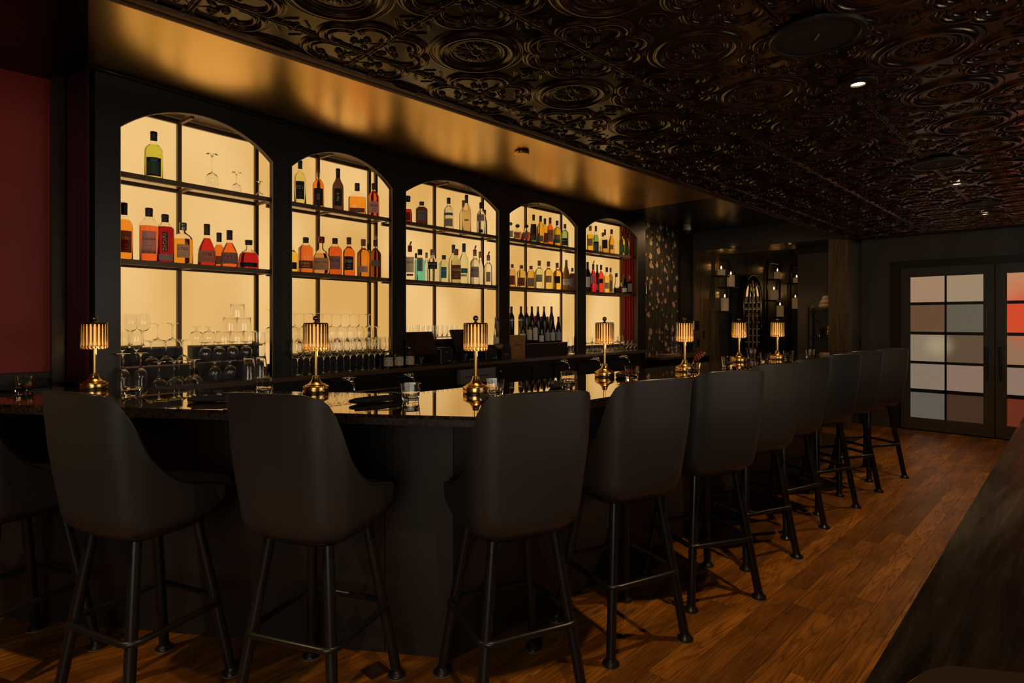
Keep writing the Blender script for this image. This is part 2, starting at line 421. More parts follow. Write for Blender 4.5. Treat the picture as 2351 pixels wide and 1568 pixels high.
stem = noise(N, L, mapping(N, L, tc.outputs['Object'], (45,45,2.5)), 1.0, 3, .6); r1 = ramp(N, [(.5, (.03,.026,.02)), (.62, (.08,.066,.045)), (.75, (.04,.04,.026))]); L.new(stem.outputs[0], r1.inputs[0])
f1, k1 = flowers(5.6, 0.0, .30, [(0, (.55,.38,.28)), (.3, (.52,.43,.26)), (.55, (.45,.20,.13)), (.75, (.60,.50,.36)), (.9, (.04,.036,.024))])
f2, k2 = flowers(9.0, 3.3, .26, [(0, (.04,.036,.026)), (.45, (.55,.15,.08)), (.6, (.5,.36,.15)), (.75, (.03,.024,.018)), (.88, (.6,.45,.33))])
c = mixrgb(N, L, r1.outputs[0], k2, f2); c = mixrgb(N, L, c, k1, f1); L.new(c, b.inputs['Base Color'])

def liquid(name, col, ior=1.22, rough=0.0):
    key = 'liq_'+name
    if key not in M: M[key] = mat(name, col, rough, trans=1.0, ior=ior)
    return M[key]

# ------------------------------------------------------------------ geometry constants
TZ = CZ+1.068          # pressed tin ceiling
SZ = 2.78              # lacquered ceiling above the bar
EY = 2.27              # edge between the two ceilings
BT = CZ-.345           # bar top
BC = 1.034             # back counter top
SH1, SH2 = 2.255, 1.762
ST1, ST2 = 1.152, 1.253
SPR, PEAK = 2.487, 2.67
DX = 9.04              # wall with the french doors

# ------------------------------------------------------------------ room shell
floor = struct('floor', MB().box(-3.2, 13.6, -3.4, 4.78, -.08, -.006), M['dark_wood'], 'floor of wide stained oak planks')
pw = .102
plank_mesh = {}
def plank(Lq):
    if Lq not in plank_mesh:
        plank_mesh[Lq] = me('plank', MB().add(*(lambda e: ([(0,0,-.012),(Lq,0,-.012),(Lq,pw-.0006,-.012),(0,pw-.0006,-.012),(e,e,0),(Lq-e,e,0),(Lq-e,pw-.0006-e,0),(e,pw-.0006-e,0)],
            [(4,5,6,7),(0,1,5,4),(1,2,6,5),(2,3,7,6),(3,0,4,7)]))(.0006)), M['oak'])
    return plank_mesh[Lq]
rp = random.Random(5)
npl = 0
y = -.05
while y < 4.25:
    xr = 9.02 if y < 1.93 else 1.62-(y-1.9)*.72
    xl = -.1 if y > 1.2 else (.15 if y > .3 else .9)
    x = xl-rp.choice([.2, .5, .8, 1.1])
    while x < xr:
        Lq = rp.choice([.9, 1.2, 1.5, 1.9])
        if x+Lq > 9.02: Lq = round(max(9.03-x, .06), 2)
        obj('plank', plank(Lq), None, floor, loc=(x, y, 0)); npl += 1
        x += Lq
    y += pw
# far floor beyond the opening and under the booth
struct('floor_2', MB().box(8.0, 13.5, 2.0, 4.5, -.006, -.001), M['oak'], 'oak floor of the candle alcove')

struct('wall_red', MB().box(-3.2, .53, 4.2, 4.3, 1.12, SZ), M['red_wall'], 'oxblood red painted wall left of the back bar')
struct('trim_ledge', MB().box(-3.2, .53, 4.15, 4.31, 0, 1.12).box(-3.2, .53, 4.12, 4.2, 1.09, 1.125), M['black_paint'], 'black wainscot with cap below the red wall')
struct('wall_back', MB().box(.5, 13.5, 4.62, 4.7, 0, SZ), M['wall_dark'], 'charcoal back wall')
struct('wall_alcove', MB().box(8.3, 13.5, 4.44, 4.5, 0, SZ), M['wall_dark'], 'charcoal wall carrying the candle sconces')
struct('wall_front', MB().box(-3.3, -3.2, -3.4, 4.7, 0, SZ), M['wall_dark'], 'wall behind the viewer')
struct('wall_right', MB().box(-3.2, 13.6, -3.5, -3.4, 0, SZ), M['wall_dark'], 'wall on the dining side')
struct('wall_end', MB().box(13.5, 13.6, -3.4, 4.7, 0, SZ), M['wall_dark'], 'far wall of the alcove')
struct('wall_partition', MB().box(9.1, 9.2, 2.28, 3.12, 0, 2.49).box(9.141, 13.5, 2.2, 2.279, 0, SZ), M['wall_dark'], 'charcoal partition behind the corner shelf')
cyy = [EY-.002, 2.50]
struct('wall_column', MB().box(8.42, 8.60, 2.27, 2.50, 0, TZ+.01), M['column_wood'], 'brown stained column at the alcove opening')
struct('trim_lintel', MB().box(9.02, 9.1, 2.45, 3.13, 2.40, 2.485), M['black_paint'], 'black lintel over the niche')
struct('ceiling_beam', MB().box(8.40, 9.12, EY, 4.5, 2.49, SZ), M['wall_dark'], 'deep header over the alcove opening')
# pale wood pilaster under the header
pil = struct('trim_pilaster', MB().box(8.36, 8.98, 4.38, 4.44, 0, 2.49), M['column_wood'], 'grey brown wood pilaster beside the wallpaper')
struct('trim_pilaster_edge', MB().box(8.98, 9.12, 4.34, 4.44, 0, 2.49), M['column_wood'], 'narrow grained edge board of the pilaster')
struct('wall_pier', MB().box(7.97, 8.36, 4.40, 4.62, 0, SZ), M['black_paint'], 'black pier between wallpaper and pilaster')
struct('wall_wallpaper', MB().box(6.73, 7.97, 4.44, 4.5, .9, SZ), M['wallpaper'], 'dark botanical wallpaper with pale tulips')

# ceilings
struct('ceiling_soffit_unlit', MB().prism([(-3.2, EY), (.36, EY), (.60, 3.78), (.60, 4.75), (-3.2, 4.75)], SZ, SZ+.05).box(6.15, 13.5, EY, 4.75, SZ, SZ+.05), M['soffit_unlit'], 'ends of the lacquered ceiling, coloured black where it catches no glow')  # ends of the lacquered ceiling darkened to keep reflections off them
struct('ceiling_soffit', MB().prism([(.36, EY), (6.15, EY), (6.15, 4.75), (.60, 4.75), (.60, 3.78)], SZ, SZ+.05), M['soffit'], 'glossy lacquered ceiling over the bar mirroring the amber arches')
struct('ceiling_fascia', MB().box(-3.2, DX, EY, EY+.012, TZ, SZ), M['black_paint'], 'step between the two ceilings')
struct('ceiling_edge_trim', MB().box(-3.2, 8.42, EY-.028, EY+.004, TZ-.012, TZ+.004).box(-3.2, 8.42, EY+.004, EY+.014, TZ-.02, TZ+.02), M['trim_gold'], 'bronze brown edge trim of the tin ceiling')
ceil = struct('ceiling', MB().box(-3.2, DX, -3.4, EY, TZ+.035, TZ+.06), M['black_paint'], 'black pressed tin ceiling')

# pressed tin tile, a height field with rings, rosette, corner scrolls, palmettes
TX, TY = .61, .637
def tile_height(u, v):
    h = np.zeros_like(u)
    def bp(d, w): return np.exp(-(d/w)**2)
    r = np.sqrt(u*u+v*v); th = np.arctan2(v, u)
    h += .30*bp(r-.302, .007)+.22*bp(r-.288, .006)
    h += 1.15*np.sqrt(np.clip(1-((r-.240)/.030)**2, 0, 1))+.35*np.sqrt(np.clip(1-((r-.240)/.042)**2, 0, 1))
    h += .55*bp(r-.185, .012)+.22*bp(r-.163, .006)
    # petals: eight large, eight between
    for n0, ph, r0, w0, hh in ((8, PI/8, .088, .050, .8), (8, 0, .105, .035, .55)):
        a = np.mod(th-ph+PI/n0, 2*PI/n0)-PI/n0
        dx = r*np.cos(a)-r0; dy = r*np.sin(a)
        e = (dx/w0)**2+(dy/(w0*.52))**2
        pet = np.clip(1-e, 0, 1)**.5*(1-.45*bp(dy, .006))
        h = np.maximum(h, hh*pet*(r < .16))
    h = np.maximum(h, 1.05*np.clip(1-(r/.033)**2, 0, 1)**.5)
    # corner scrolls: two lobes meeting in a cusp, with curled volutes inside
    au, av = np.abs(u), np.abs(v)
    p = (au+av)/R2; q = np.abs(au-av)/R2
    d = np.sqrt((p-.468)**2+(q-.088)**2)
    cor = np.zeros_like(u)
    front = np.clip((.585-p)/.04, 0, 1)
    sd = d-.158
    cor = np.maximum(cor, .35*bp(sd+.002, .006))
    cor = np.maximum(cor, 1.1*np.sqrt(np.clip(1-((sd+.030)/.021)**2, 0, 1)))
    inner = np.sqrt((p-.478)**2+(q-.088)**2)-.080
    cor = np.maximum(cor, .85*np.sqrt(np.clip(1-((inner-.004)/.015)**2, 0, 1))*np.clip((q-.022)/.012, 0, 1)*(p < .545))
    for (c0, c1, r0, w0) in ((.420, .032, .015, .011), (.535, .040, .016, .009)):
        dv = np.sqrt((p-c0)**2+(q-c1)**2)
        cor = np.maximum(cor, .9*np.sqrt(np.clip(1-((dv-r0)/w0)**2, 0, 1))); cor = np.maximum(cor, .8*np.clip(1-(dv/.008)**2, 0, 1))
    cor *= front
    lim = np.minimum(.490-au, .490-av)
    cor *= np.clip(lim/.012, 0, 1)
    h = np.maximum(h, cor)
    # small leaf in the corner
    e = ((p-.615)/.040)**2+(q/.020)**2
    h = np.maximum(h, .8*np.clip(1-e, 0, 1)**.5*(1-.4*bp(q, .004)))
    # palmette at the middle of each side and the angled rails that frame it
    for a_, b_ in ((au, av), (av, au)):
        px_, py_ = .49-a_, b_
        rr = np.sqrt(px_**2+py_**2); aa = np.arctan2(py_, px_)
        lobes = .5+.5*np.cos(aa*5)
        pal = np.clip(1-(rr/(.040+.014*lobes))**4, 0, 1)*(.35+.45*lobes)
        h = np.maximum(h, pal)
        rail = (np.abs(py_-.075)) ; seg = (px_ < .05)
        h = np.maximum(h, .35*bp(rail, .0035)*seg)
        h = np.maximum(h, .35*bp(py_-.075-(px_-.05)*(-1.0), .004)*((px_ >= .05) & (px_ < .105) & (py_ > .02)))
        h = np.maximum(h, .25*bp(py_-.060-(px_-.05)*(-1.0), .003)*((px_ >= .05) & (px_ < .095) & (py_ > .015)))
    # raised rim with beads
    edge = np.maximum(au, av); along = np.where(au > av, v, u)
    rim = np.clip((edge-.478)/.006, 0, 1)*np.clip((.4985-edge)/.004, 0, 1)
    h = np.maximum(h, rim*(.55+.15*(np.cos(along*2*PI*9) > -.75)))
    return h
def tile_mesh(v0, v1, n):
    nu = n; nv = max(8, int(n*(v1-v0)))
    u = np.linspace(-.5, .5, nu+1); v = np.linspace(v0, v1, nv+1)
    U, V = np.meshgrid(u, v)
    H = tile_height(U, V)
    P = np.stack([U*TX, V*TY, -H*.0115], -1).reshape(-1, 3)
    i = np.arange(nv*(nu+1)).reshape(nv, nu+1)[:, :-1].ravel()
    Fq = np.stack([i, i+nu+1, i+nu+2, i+1], -1)
    m = bpy.data.meshes.new('ceiling_tile')
    m.vertices.add(len(P)); m.vertices.foreach_set('co', P.ravel())
    m.loops.add(len(Fq)*4); m.loops.foreach_set('vertex_index', Fq.ravel())
    m.polygons.add(len(Fq)); m.polygons.foreach_set('loop_start', np.arange(0, len(Fq)*4, 4))
    m.polygons.foreach_set('use_smooth', np.ones(len(Fq), bool))
    m.update(); m.validate(); m.materials.append(M['tile']); return m
tm = tile_mesh(-.5, .5, 280)
ty0 = 1.757
part_v1 = -.5+(EY-.02-(ty0+TY/2))/TY
tp = tile_mesh(-.5, part_v1, 280)
for i in range(-5, 12):
    cx = 2.164+TX*i
    if cx+TX/2 > DX+.05: continue
    obj('ceiling_tile', tp, None, ceil, loc=(cx, ty0+TY, TZ+.010))
    for j in range(5):
        obj('ceiling_tile', tm, None, ceil, loc=(cx, ty0-TY*j, TZ+.010))
struct('ceiling_2', MB().box(-3.2, -.9, -3.4, EY, TZ, TZ+.03).box(-.9, DX, -3.4, ty0-TY*4.5, TZ, TZ+.03), M['black_paint'], 'plain black ceiling outside the tiles')

# ------------------------------------------------------------------ french doors
wd = struct('wall_door', MB().box(DX, DX+.1, 1.90, 2.27, 0, TZ+.06).box(DX, DX+.1, -3.4, 1.90, 2.16, TZ+.06).box(DX, DX+.1, -3.4, -.22, 0, 2.16), M['wall_dark'], 'charcoal end wall around the french doors')
struct('trim_door', MB().box(DX-.03, DX+.02, 1.82, 1.92, 0, 2.0995).box(DX-.03, DX+.02, -.24, 1.92, 2.10, 2.19).box(DX-.03, DX+.02, -.24, -.13, 0, 2.0995), M['black_paint'], 'black casing of the french doors')
ZP = [(1.652, 1.98), (1.273, 1.615), (.893, 1.234), (.535, .859), (.16, .489)]
def lin(c): return tuple(((v/255+.055)/1.055)**2.4 if v > 10 else v/255/12.92 for v in c)
def leaf(name, y0, y1, hy, label, cols):
    r = sroot(name, label, (DX+.02, 0, 0))
    s = .105
    ys = [(y0+s, (y0+y1)/2-.011), ((y0+y1)/2+.011, y1-s)]
    f = MB().box(0, .045, y0, y0+s, .01, 2.10).box(0, .045, y1-s, y1, .01, 2.10)
    f.box(0, .045, y0+s, y1-s, .01, .16).box(0, .045, y0+s, y1-s, 1.98, 2.10)
    obj('door_frame', f, M['wall_dark'], r)
    for (a, b_) in ((.489, .535), (.859, .893), (1.234, 1.273), (1.615, 1.652)):
        obj('glazing_bar', MB().box(.006, .04, y0+s, y1-s, a, b_), M['black_paint'], r)
    obj('glazing_bar', MB().box(.006, .04, (y0+y1)/2-.011, (y0+y1)/2+.011, .16, 1.98), M['black_paint'], r)
    for (a, b_) in ZP:
        for ci, (c0, c1) in enumerate(ys):
            o = obj('door_pane', MB().box(.02, .028, c0, c1, a, b_), M['pane'], r)
            o.color = (*lin(cols[ZP.index((a, b_))][1-ci]), 1)
    h = obj('door_handle', MB().box(-.045, -.025, hy-.014, hy+.014, .72, 1.10, .005).box(-.03, 0, hy-.01, hy+.01, .735, .755).box(-.03, 0, hy-.01, hy+.01, 1.065, 1.085), M['black_metal'], r)
    return r
leaf('door_1', .86, 1.815, .93, 'left leaf of the black french doors with frosted panes', [((172,138,108),(168,142,112)),((108,78,55),(102,94,80)),((146,128,104),(100,80,60)),((140,122,104),(146,118,100)),((100,94,84),(72,48,36))])
leaf('door_2', -.125, .85, .80, 'right leaf of the black french doors with red lit panes', [((205,140,100),(200,150,115)),((215,85,50),(180,90,60)),((160,118,88),(150,118,90)),((150,122,105),(140,115,95)),((110,48,28),(95,45,30))])
struct('wall_hall', MB().box(DX+.5, DX+.6, -3, 2.2, 0, TZ), M['black_paint'], 'hall wall behind the doors')

# ------------------------------------------------------------------ bar
dl = Vector((-.5876, .809)); 
F0 = Vector((1.403, 1.568)); I0 = Vector((1.592, 2.323))
F1 = F0+dl*3.24; I1 = I0+dl*2.307
counter = tag(obj('bar_counter', MB().prism([tuple(F0), (6.55, 1.568), (6.55, 2.323), tuple(I0), tuple(I1), tuple(F1)], BT-.012, BT), M['granite']),
    'polished black granite bar top with a bent corner', 'countertop')
obj('stone_edge', MB().prism([(F0.x-.002, F0.y-.003), (6.553, 1.565), (6.553, 2.326), (I0.x, I0.y+.003), (I1.x+.003, I1.y), (F1.x-.003, F1.y)], BT-.038, BT-.0125), M['granite_edge'], counter)
B0 = Vector((1.549, 1.895)); B1 = B0+dl*2.84
BIm = (6.2, 2.27); BIc = I0+Vector((-.02, -.05)); BIl = I1+Vector((-.05, 0))
bar = tag(obj('bar', MB().prism([(B0.x+.012, B0.y+.022), (6.19, 1.917), BIm, tuple(BIc), tuple(BIl), (B1.x+.02, B1.y+.0)], 0, BT-.038), M['bar_panel']),
    'black panelled bar front with an angled left section', 'bar')
nrm = Vector((-.809, -.5876))
def bpanel(a, b_): obj('front_panel', MB().obox(a, b_, -.02, .0, BT-.04, 0), M['bar_panel'], bar)
def lp(t): return B0+dl*t
X945 = .30
for (t0, t1) in ((0.002, X945-.002), (X945+.002, 1.5), (1.504, 2.83)):
    a, b_ = lp(t0), lp(t1)
    n = -nrm*0.02
    obj('front_panel', MB().prism([tuple(a), tuple(b_), tuple(b_+n), tuple(a+n)], .0, BT-.04), M['bar_panel'], bar)
xx = B0.x
while xx < 6.15:
    x2 = min(xx+1.17, 6.2)
    obj('front_panel', MB().box(xx+.002, x2-.002, B0.y, B0.y+.02, 0, BT-.04), M['bar_panel'], bar); xx = x2

# ------------------------------------------------------------------ back bar
def cpt(x, o):                                     # point at offset o behind the facade curve
    n = Vector((-slope(x), 1)).normalized(); return Vector((x, fy(x)))+n*o
xs_node = [on_wall(p)[0] for p in (218, 648, 916, 1158, 1335, 1479)]
openings = [(276, 627), (670, 901), (932, 1146), (1170, 1326), (1345, 1464)]
cab = thing('back_bar_cabinet', 'tall black back bar with five arched bays lit amber from behind', 'cabinet')
ORD = ['leftmost', 'second', 'middle', 'fourth', 'rightmost']
for i, (pl, pr) in enumerate(openings):
    A = Vector((xs_node[i], fy(xs_node[i]))); B = Vector((xs_node[i+1], fy(xs_node[i+1])))
    d = (B-A); Lc = d.length; d.normalize(); n = Vector((-d.y, d.x))
    def u_of(px):
        k = ratio(px); rx, ry = (1+k), (1-k)     # ray direction
        # A + d*u = s*(rx,ry)
        return (A.y*rx-A.x*ry)/(d.x*ry-d.y*rx)
    uL, uR = u_of(pl), u_of(pr); um = (uL+uR)/2; w = uR-uL; h = PEAK-SPR
    R = (w*w/4+h*h)/(2*h); t = .045
    za = lambda u: PEAK-R+math.sqrt(max(R*R-(u-um)**2, 0))
    mb = MB()
    def P(u, z, o=0.0): q = A+d*u+n*o; return (q.x, q.y, z)
    def quad(a, b_, c_, e): mb.add([a, b_, c_, e], [(0,1,2,3)])
    for o, fl in ((0, 0), (t, 1)):
        for (ua, ub) in ((0, uL), (uR, Lc)):
            q = [P(ua, BC, o), P(ub, BC, o), P(ub, SZ, o), P(ua, SZ, o)]; quad(*(q if not fl else q[::-1]))
        K = 32
        for k in range(K):
            u0, u1 = uL+w*k/K, uL+w*(k+1)/K
            q = [P(u0, za(u0), o), P(u1, za(u1), o), P(u1, SZ, o), P(u0, SZ, o)]; quad(*(q if not fl else q[::-1]))
    for k in range(K):
        u0, u1 = uL+w*k/K, uL+w*(k+1)/K
        quad(P(u0, za(u0)), P(u0, za(u0), t), P(u1, za(u1), t), P(u1, za(u1)))
    quad(P(uL, BC), P(uL, BC, t), P(uL, SPR, t), P(uL, SPR)); quad(P(uR, SPR), P(uR, SPR, t), P(uR, BC, t), P(uR, BC))
    quad(P(0, BC), P(0, SZ), P(0, SZ, t), P(0, BC, t)); quad(P(Lc, BC, t), P(Lc, SZ, t), P(Lc, SZ), P(Lc, BC))
    obj('arch_front', mb, M['black_paint'], cab)
    # thin lip round the opening, its pale colour standing for light on the edge
    arc = [P(uL, BC+.002, .004), P(uL, SPR, .004)]+[P(uL+w*k/24, za(uL+w*k/24), .004) for k in range(1, 24)]+[P(uR, SPR, .004), P(uR, BC+.002, .004)]
    obj('arch_lip', MB().tube(arc, .0045, 5), M['lip'], cab, smooth=True)
# crown moulding along the top
cr = [(*cpt(x, -.012), SZ-.012) for x in np.linspace(xs_node[0], xs_node[-1], 24)]
obj('crown_bead', MB().tube(cr, .008, 6), M['black_paint'], cab, smooth=True)
# cheek at each end, top board, back boards
obj('side_cheek', MB().obox(cpt(xs_node[0], .045), cpt(xs_node[0], .36), .03, 0.0, SZ, side=-.03), M['black_paint'], cab)
obj('side_cheek', MB().obox(cpt(xs_node[-1], .0), cpt(xs_node[-1], .36), .03, 0, SZ, side=-.03), M['black_paint'], cab)
def band(x0, x1, o0, o1, z0, z1, n=8):
    xs = np.linspace(x0, x1, n)
    poly = [tuple(cpt(x, o0)) for x in xs]+[tuple(cpt(x, o1)) for x in xs[::-1]]
    return MB().prism(poly, z0, z1)
xend = on_wall(1429, .28)[0]
obj('top_board', band(xs_node[0]+.01, xs_node[-1]-.01, .05, .40, 2.70, 2.72, 20), M['steel_dark'], cab)
pn = [xs_node[0]+.02]+xs_node[1:5]+[xend]
for i in range(5):
    obj('light_panel', band(pn[i]+.001, pn[i+1]-.001, .285, .295, 1.10, 2.70), M['panel'], cab)
obj('back_board', band(xs_node[0]+.01, xs_node[-1]-.01, .34, .36, 0, SZ, 20), M['black_paint'], cab)

# curtains at both ends
def curtain(name, x0, x1, y0, amp, n, z0, z1, m, label, dirv=(1, 0)):
    mb = MB(); K = n*8; dv = Vector(dirv).normalized(); nv = Vector((-dv.y, dv.x))
    for k in range(K+1):
        t = k/K; o = amp*math.sin(t*n*2*PI)*(1+.25*math.sin(t*n*2.3))
        q = Vector((x0, y0))+dv*(t*(x1-x0))+nv*o
        for z in (z0, (z0+z1)/2, z1): mb.v.append((q.x, q.y, z))
    for k in range(K):
        for j in range(2):
            a = k*3+j; mb.f.append((a, a+3, a+4, a+1))
    o = obj(name, mb, m, smooth=True)
    md = o.modifiers.new('s', 'SOLIDIFY'); md.thickness = .006
    return tag(o, label, 'curtain')
cxa, cya = on_wall(1431, .25); 
cb = Vector(on_wall(1466, .06)); ca = Vector(on_wall(1431, .275)); cl = (cb-ca).length
curtain('velvet_curtain', ca.x, ca.x+cl, ca.y, .012, 6, 1.045, 2.69, M['curtain'], 'crimson pleated velvet curtain closing the right side of the rightmost arch', tuple(cb-ca))
curtain('velvet_curtain', .615, .615+.26, 3.835, .010, 5, BT+.002, SZ-.01, M['curtain_dark'], 'wine dark pleated curtain left of the arches', (-.062, .25))
struct('wall_column_2', MB().box(.487, .545, 4.10, 4.20, BT+.001, SZ), M['dark_wood'], 'dark wood column between red wall and curtain')

# back counter and under cabinets
xc0, xc1 = xs_node[0], xs_node[-1]+.02
bcn = tag(obj('back_counter', band(xc0, xc1, -.125, .34, BC-.03, BC, 24), M['back_counter']), 'narrow dark stone counter along the foot of the arches', 'countertop')
under = thing('under_counter_cabinet', 'black cabinet run below the arched back bar', 'cabinet')
xd = [on_wall(p, -.1)[0] for p in (330, 640, 955, 1050, 1150, 1225, 1275, 1330, 1400, 1479)]
obj('carcass', band(xd[0], xd[-1], -.05, .26, 0, BC-.031, 20), M['black_paint'], under)
for a, b_ in zip(xd[:-1], xd[1:]):
    obj('cabinet_door', band(a+.012, b_-.012, -.075, -.052, .12, BC-.10, 3), M['black_paint'], under)
cd = thing('cash_drawer', 'grey metal cash drawer with two slots below the card terminals', 'drawer', (0,0,0))
xa, xb = on_wall(1059, -.14)[0], on_wall(1140, -.14)[0]
obj('drawer_case', band(xa, xb, -.12, -.077, .845, .975, 3), M['grey_metal'], cd)
Ld = xb-xa
for f0, f1 in ((.12, .42), (.53, .83)):
    obj('coin_slot', band(xa+Ld*f0, xa+Ld*f1, -.1225, -.119, .905, .912, 2), M['ink'], cd)
kx, ky = on_wall(1144, -.12); obj('lock', MB().lathe([(0,0),(.012,0),(.012,.01),(0,.012)], 12), M['chrome'], cd, loc=(kx+.02, ky, .93)).rotation_euler = (PI/2, 0, 0)
def tap(px, py, label):
    x, y = on_wall(px, -.30); z = CZ-(py-HY)*((x+y)/R2)/F
    t = thing('tap', label, 'tap', (x, y, z))
    obj('spout', MB().tube([(0,.2,.0),(0,.06,.03),(0,0,.03),(0,-.04,.0),(0,-.045,-.11)], .009, 8), M['chrome'], t, smooth=True)
    obj('lever', MB().tube([(-.05,.03,.045),(0,.02,.05),(.05,.03,.045)], .007, 8).lathe([(0,.0),(.02,.0),(.022,.03),(.012,.05),(0,.052)], 12), M['chrome'], t, smooth=True)
for px, py, lb in ((806, 884, 'chrome tap behind the bar near the second lamp'), (945, 874, 'chrome tap behind the first tumbler right of the second lamp'), (1372, 832, 'chrome tap just left of the fourth lamp'), (1438, 826, 'chrome tap right of the fourth lamp'), (1300, 838, 'chrome tap behind the bar left of the fourth lamp')):
    tap(px, py, lb)
gl = thing('ice_bin_rail', 'pale green glass edged rail behind the bar below the jars', 'rail')
p0, p1 = on_wall(690, -.2), on_wall(935, -.28)
obj('rail', MB().tube([(p0[0], p0[1], .90), (p1[0], p1[1], .90)], .008, 8), M['steel'], gl, smooth=True)
obj('bin', MB().obox(p0, p1, .08, .72, .885, side=.01), M['black_paint'], gl)

# side station right of the arches
ss = thing('side_station', 'low black cabinet with a counter below the tulip wallpaper', 'cabinet')
obj('carcass', MB().box(6.78, 8.2, 4.05, 4.38, 0, .90), M['black_paint'], ss)
obj('counter', MB().box(6.76, 8.22, 4.0, 4.39, .90, .93), M['back_counter'], ss)
mn = thing('menu_stack', 'stack of pale menu cards on the counter under the wallpaper', 'menus', (7.10, 4.08, .93), -.1)
for k in range(4): obj('menu_card', MB().box(-.17, .17, -.05, .07, k*.008, k*.008+.007), M['paper'], mn, rz=.03*(k-1))

# shelf frames
posts = [[424, 598], [737, 853, 868], [1001, 1110], [1208, 1289], [1338, 1425]]
for i in range(5):
    x0, x1 = xs_node[i]+.03, xs_node[i+1]-.03
    if i == 0: x0 = xs_node[0]+.035
    t = thing('shelf_unit', f'steel framed glass shelves in the {ORD[i]} arch', 'shelf')
    for z in (SH1, SH2):
        obj('front_rail', band(x0, x1, .055, .075, z-.030, z, 4), M['steel_dark'], t)
        obj('back_rail', band(x0, x1, .255, .275, z-.030, z, 4), M['steel_dark'], t)
        obj('glass_shelf', band(x0, x1, .0765, .2535, z-.010, z-.001, 4), M['shelf_glass'], t)
    obj('back_rail', band(x0, x1, .255, .275, 2.665, 2.695, 4), M['steel_dark'], t)
    for k, px in enumerate(posts[i]):
        xp = on_wall(px, .265)[0]
        o = obj('post', band(xp-.012, xp+.012, .253, .277, 1.05, 2.69, 2), M['steel_dark'], t)
        if k < 2:
            for z in (SH1, SH2, 2.69):
                obj('cross_bar', band(xp-.010, xp+.010, .076, .2525, z-.028, z-.0105, 2), M['steel_dark'], t)

# stepped risers on the back counter
def riser(pa, pb, o, label, two=True, z1=ST1, oe=.25):
    xa, xb = on_wall(pa, o)[0], on_wall(pb, o)[0]
    t = thing('bottle_riser', label, 'riser')
    obj('lower_step', band(xa, xb, o, oe, BC, z1, 4), M['riser'], t)
    obj('step_edge', band(xa, xb, o-.004, o, z1-.008, z1+.001, 4), M['riser_edge'], t)
    if two:
        om = (o+oe)/2
        obj('upper_step', band(xa, xb, om, oe, z1, ST2, 4), M['riser'], t)
        obj('step_edge', band(xa, xb, om-.004, om, ST2-.008, ST2+.001, 4), M['riser_edge'], t)
riser(268, 440, .03, 'dark stepped riser in the left half of the leftmost arch')
riser(460, 612, .10, 'dark stepped riser in the right half of the leftmost arch')
riser(668, 885, .05, 'dark riser behind the wine glasses in the second arch', False)
xa, xb = on_wall(668, .17)[0], on_wall(862, .17)[0]
gs = thing('glass_riser', 'clear glass riser carrying the back row of upturned glasses in the second arch', 'riser')
obj('glass_top', band(xa, xb, .165, .25, ST2-.006, ST2, 4), M['shelf_glass'], gs)
obj('glass_leg', band(xa, xa+.006, .165, .25, ST1+.001, ST2-.0065, 2), M['shelf_glass'], gs); obj('glass_leg', band(xb-.006, xb, .165, .25, ST1+.001, ST2-.0065, 2), M['shelf_glass'], gs)
riser(935, 1105, .12, 'dark riser behind the card terminals in the middle arch', False, 1.245)
riser(1209, 1303, .02, 'black riser under the front row of wine bottles', False, 1.175, .15)
riser(1172, 1290, .165, 'black riser under the back row of wine bottles', False, 1.262)

# ------------------------------------------------------------------ bottles
PAN = (.83, .51, .19)
def tint(rgb):                                     # glass colour that shows as rgb in front of the amber panel
    l = lin(rgb); return tuple(min(1.0, max(.001, (l[i]/PAN[i]))**.85) for i in range(3))
PROF = {   # body profile (radius, height), liquid top, cap start, cap radius, squareness, depth ratio
 'spirit': ([(.92,0),(1,.02),(1,.58),(.95,.64),(.70,.70),(.42,.745),(.34,.77),(.32,.95)], .78, .82, .38, 0, 1),
 'tall':   ([(.94,0),(1,.02),(1,.56),(.92,.63),(.55,.72),(.36,.80),(.33,.96)], .78, .79, .38, 0, 1),
 'rum':    ([(.94,0),(1,.02),(1,.66),(.96,.71),(.60,.78),(.40,.82),(.36,.95)], .76, .84, .40, 0, 1),
 'bulb':   ([(.70,0),(.80,.02),(1,.20),(1,.38),(.85,.52),(.55,.64),(.30,.72),(.27,.96)], .62, .78, .33, 0, 1),
 'cognac': ([(.92,0),(1,.03),(.96,.28),(.86,.42),(.60,.55),(.34,.66),(.28,.74),(.27,.95)], .66, .74, .34, 0, 1),
 'squat':  ([(.86,0),(.98,.03),(1,.30),(.90,.48),(.62,.60),(.30,.66),(.26,.72),(.26,.92)], .55, .84, .36, 0, 1),
 'flask':  ([(.96,0),(1,.02),(1,.50),(.90,.60),(.45,.70),(.30,.74),(.28,.92)], .56, .76, .28, 4, .55),
 'oval':   ([(.80,0),(1,.06),(1,.36),(.80,.52),(.44,.58),(.34,.62),(.34,.86)], .52, .80, .62, 0, .7),
 'square': ([(.96,0),(1,.02),(1,.60),(.92,.66),(.48,.72),(.40,.75),(.40,.92)], .66, .82, .46, 5, 1),
 'wine':   ([(.94,0),(1,.02),(1,.60),(.90,.67),(.55,.74),(.38,.79),(.36,.98)], .70, .78, .40, 0, 1),
 'burg':   ([(.94,0),(1,.02),(1,.46),(.90,.56),(.60,.69),(.40,.79),(.36,.98)], .66, .80, .39, 0, 1),
 'flute':  ([(.70,0),(.80,.02),(1,.10),(.94,.35),(.70,.60),(.48,.78),(.46,.96)], .3, .86, .5, 0, 1),
 'slim':   ([(.94,0),(1,.02),(1,.50),(.88,.58),(.60,.68),(.42,.76),(.40,.95)], .76, .82, .46, 0, 1),
 'bell':   ([(.95,0),(1,.03),(.92,.20),(.60,.50),(.40,.64),(.38,.80),(.40,.95)], .30, .82, .46, 0, 1),
}
_tx = {}
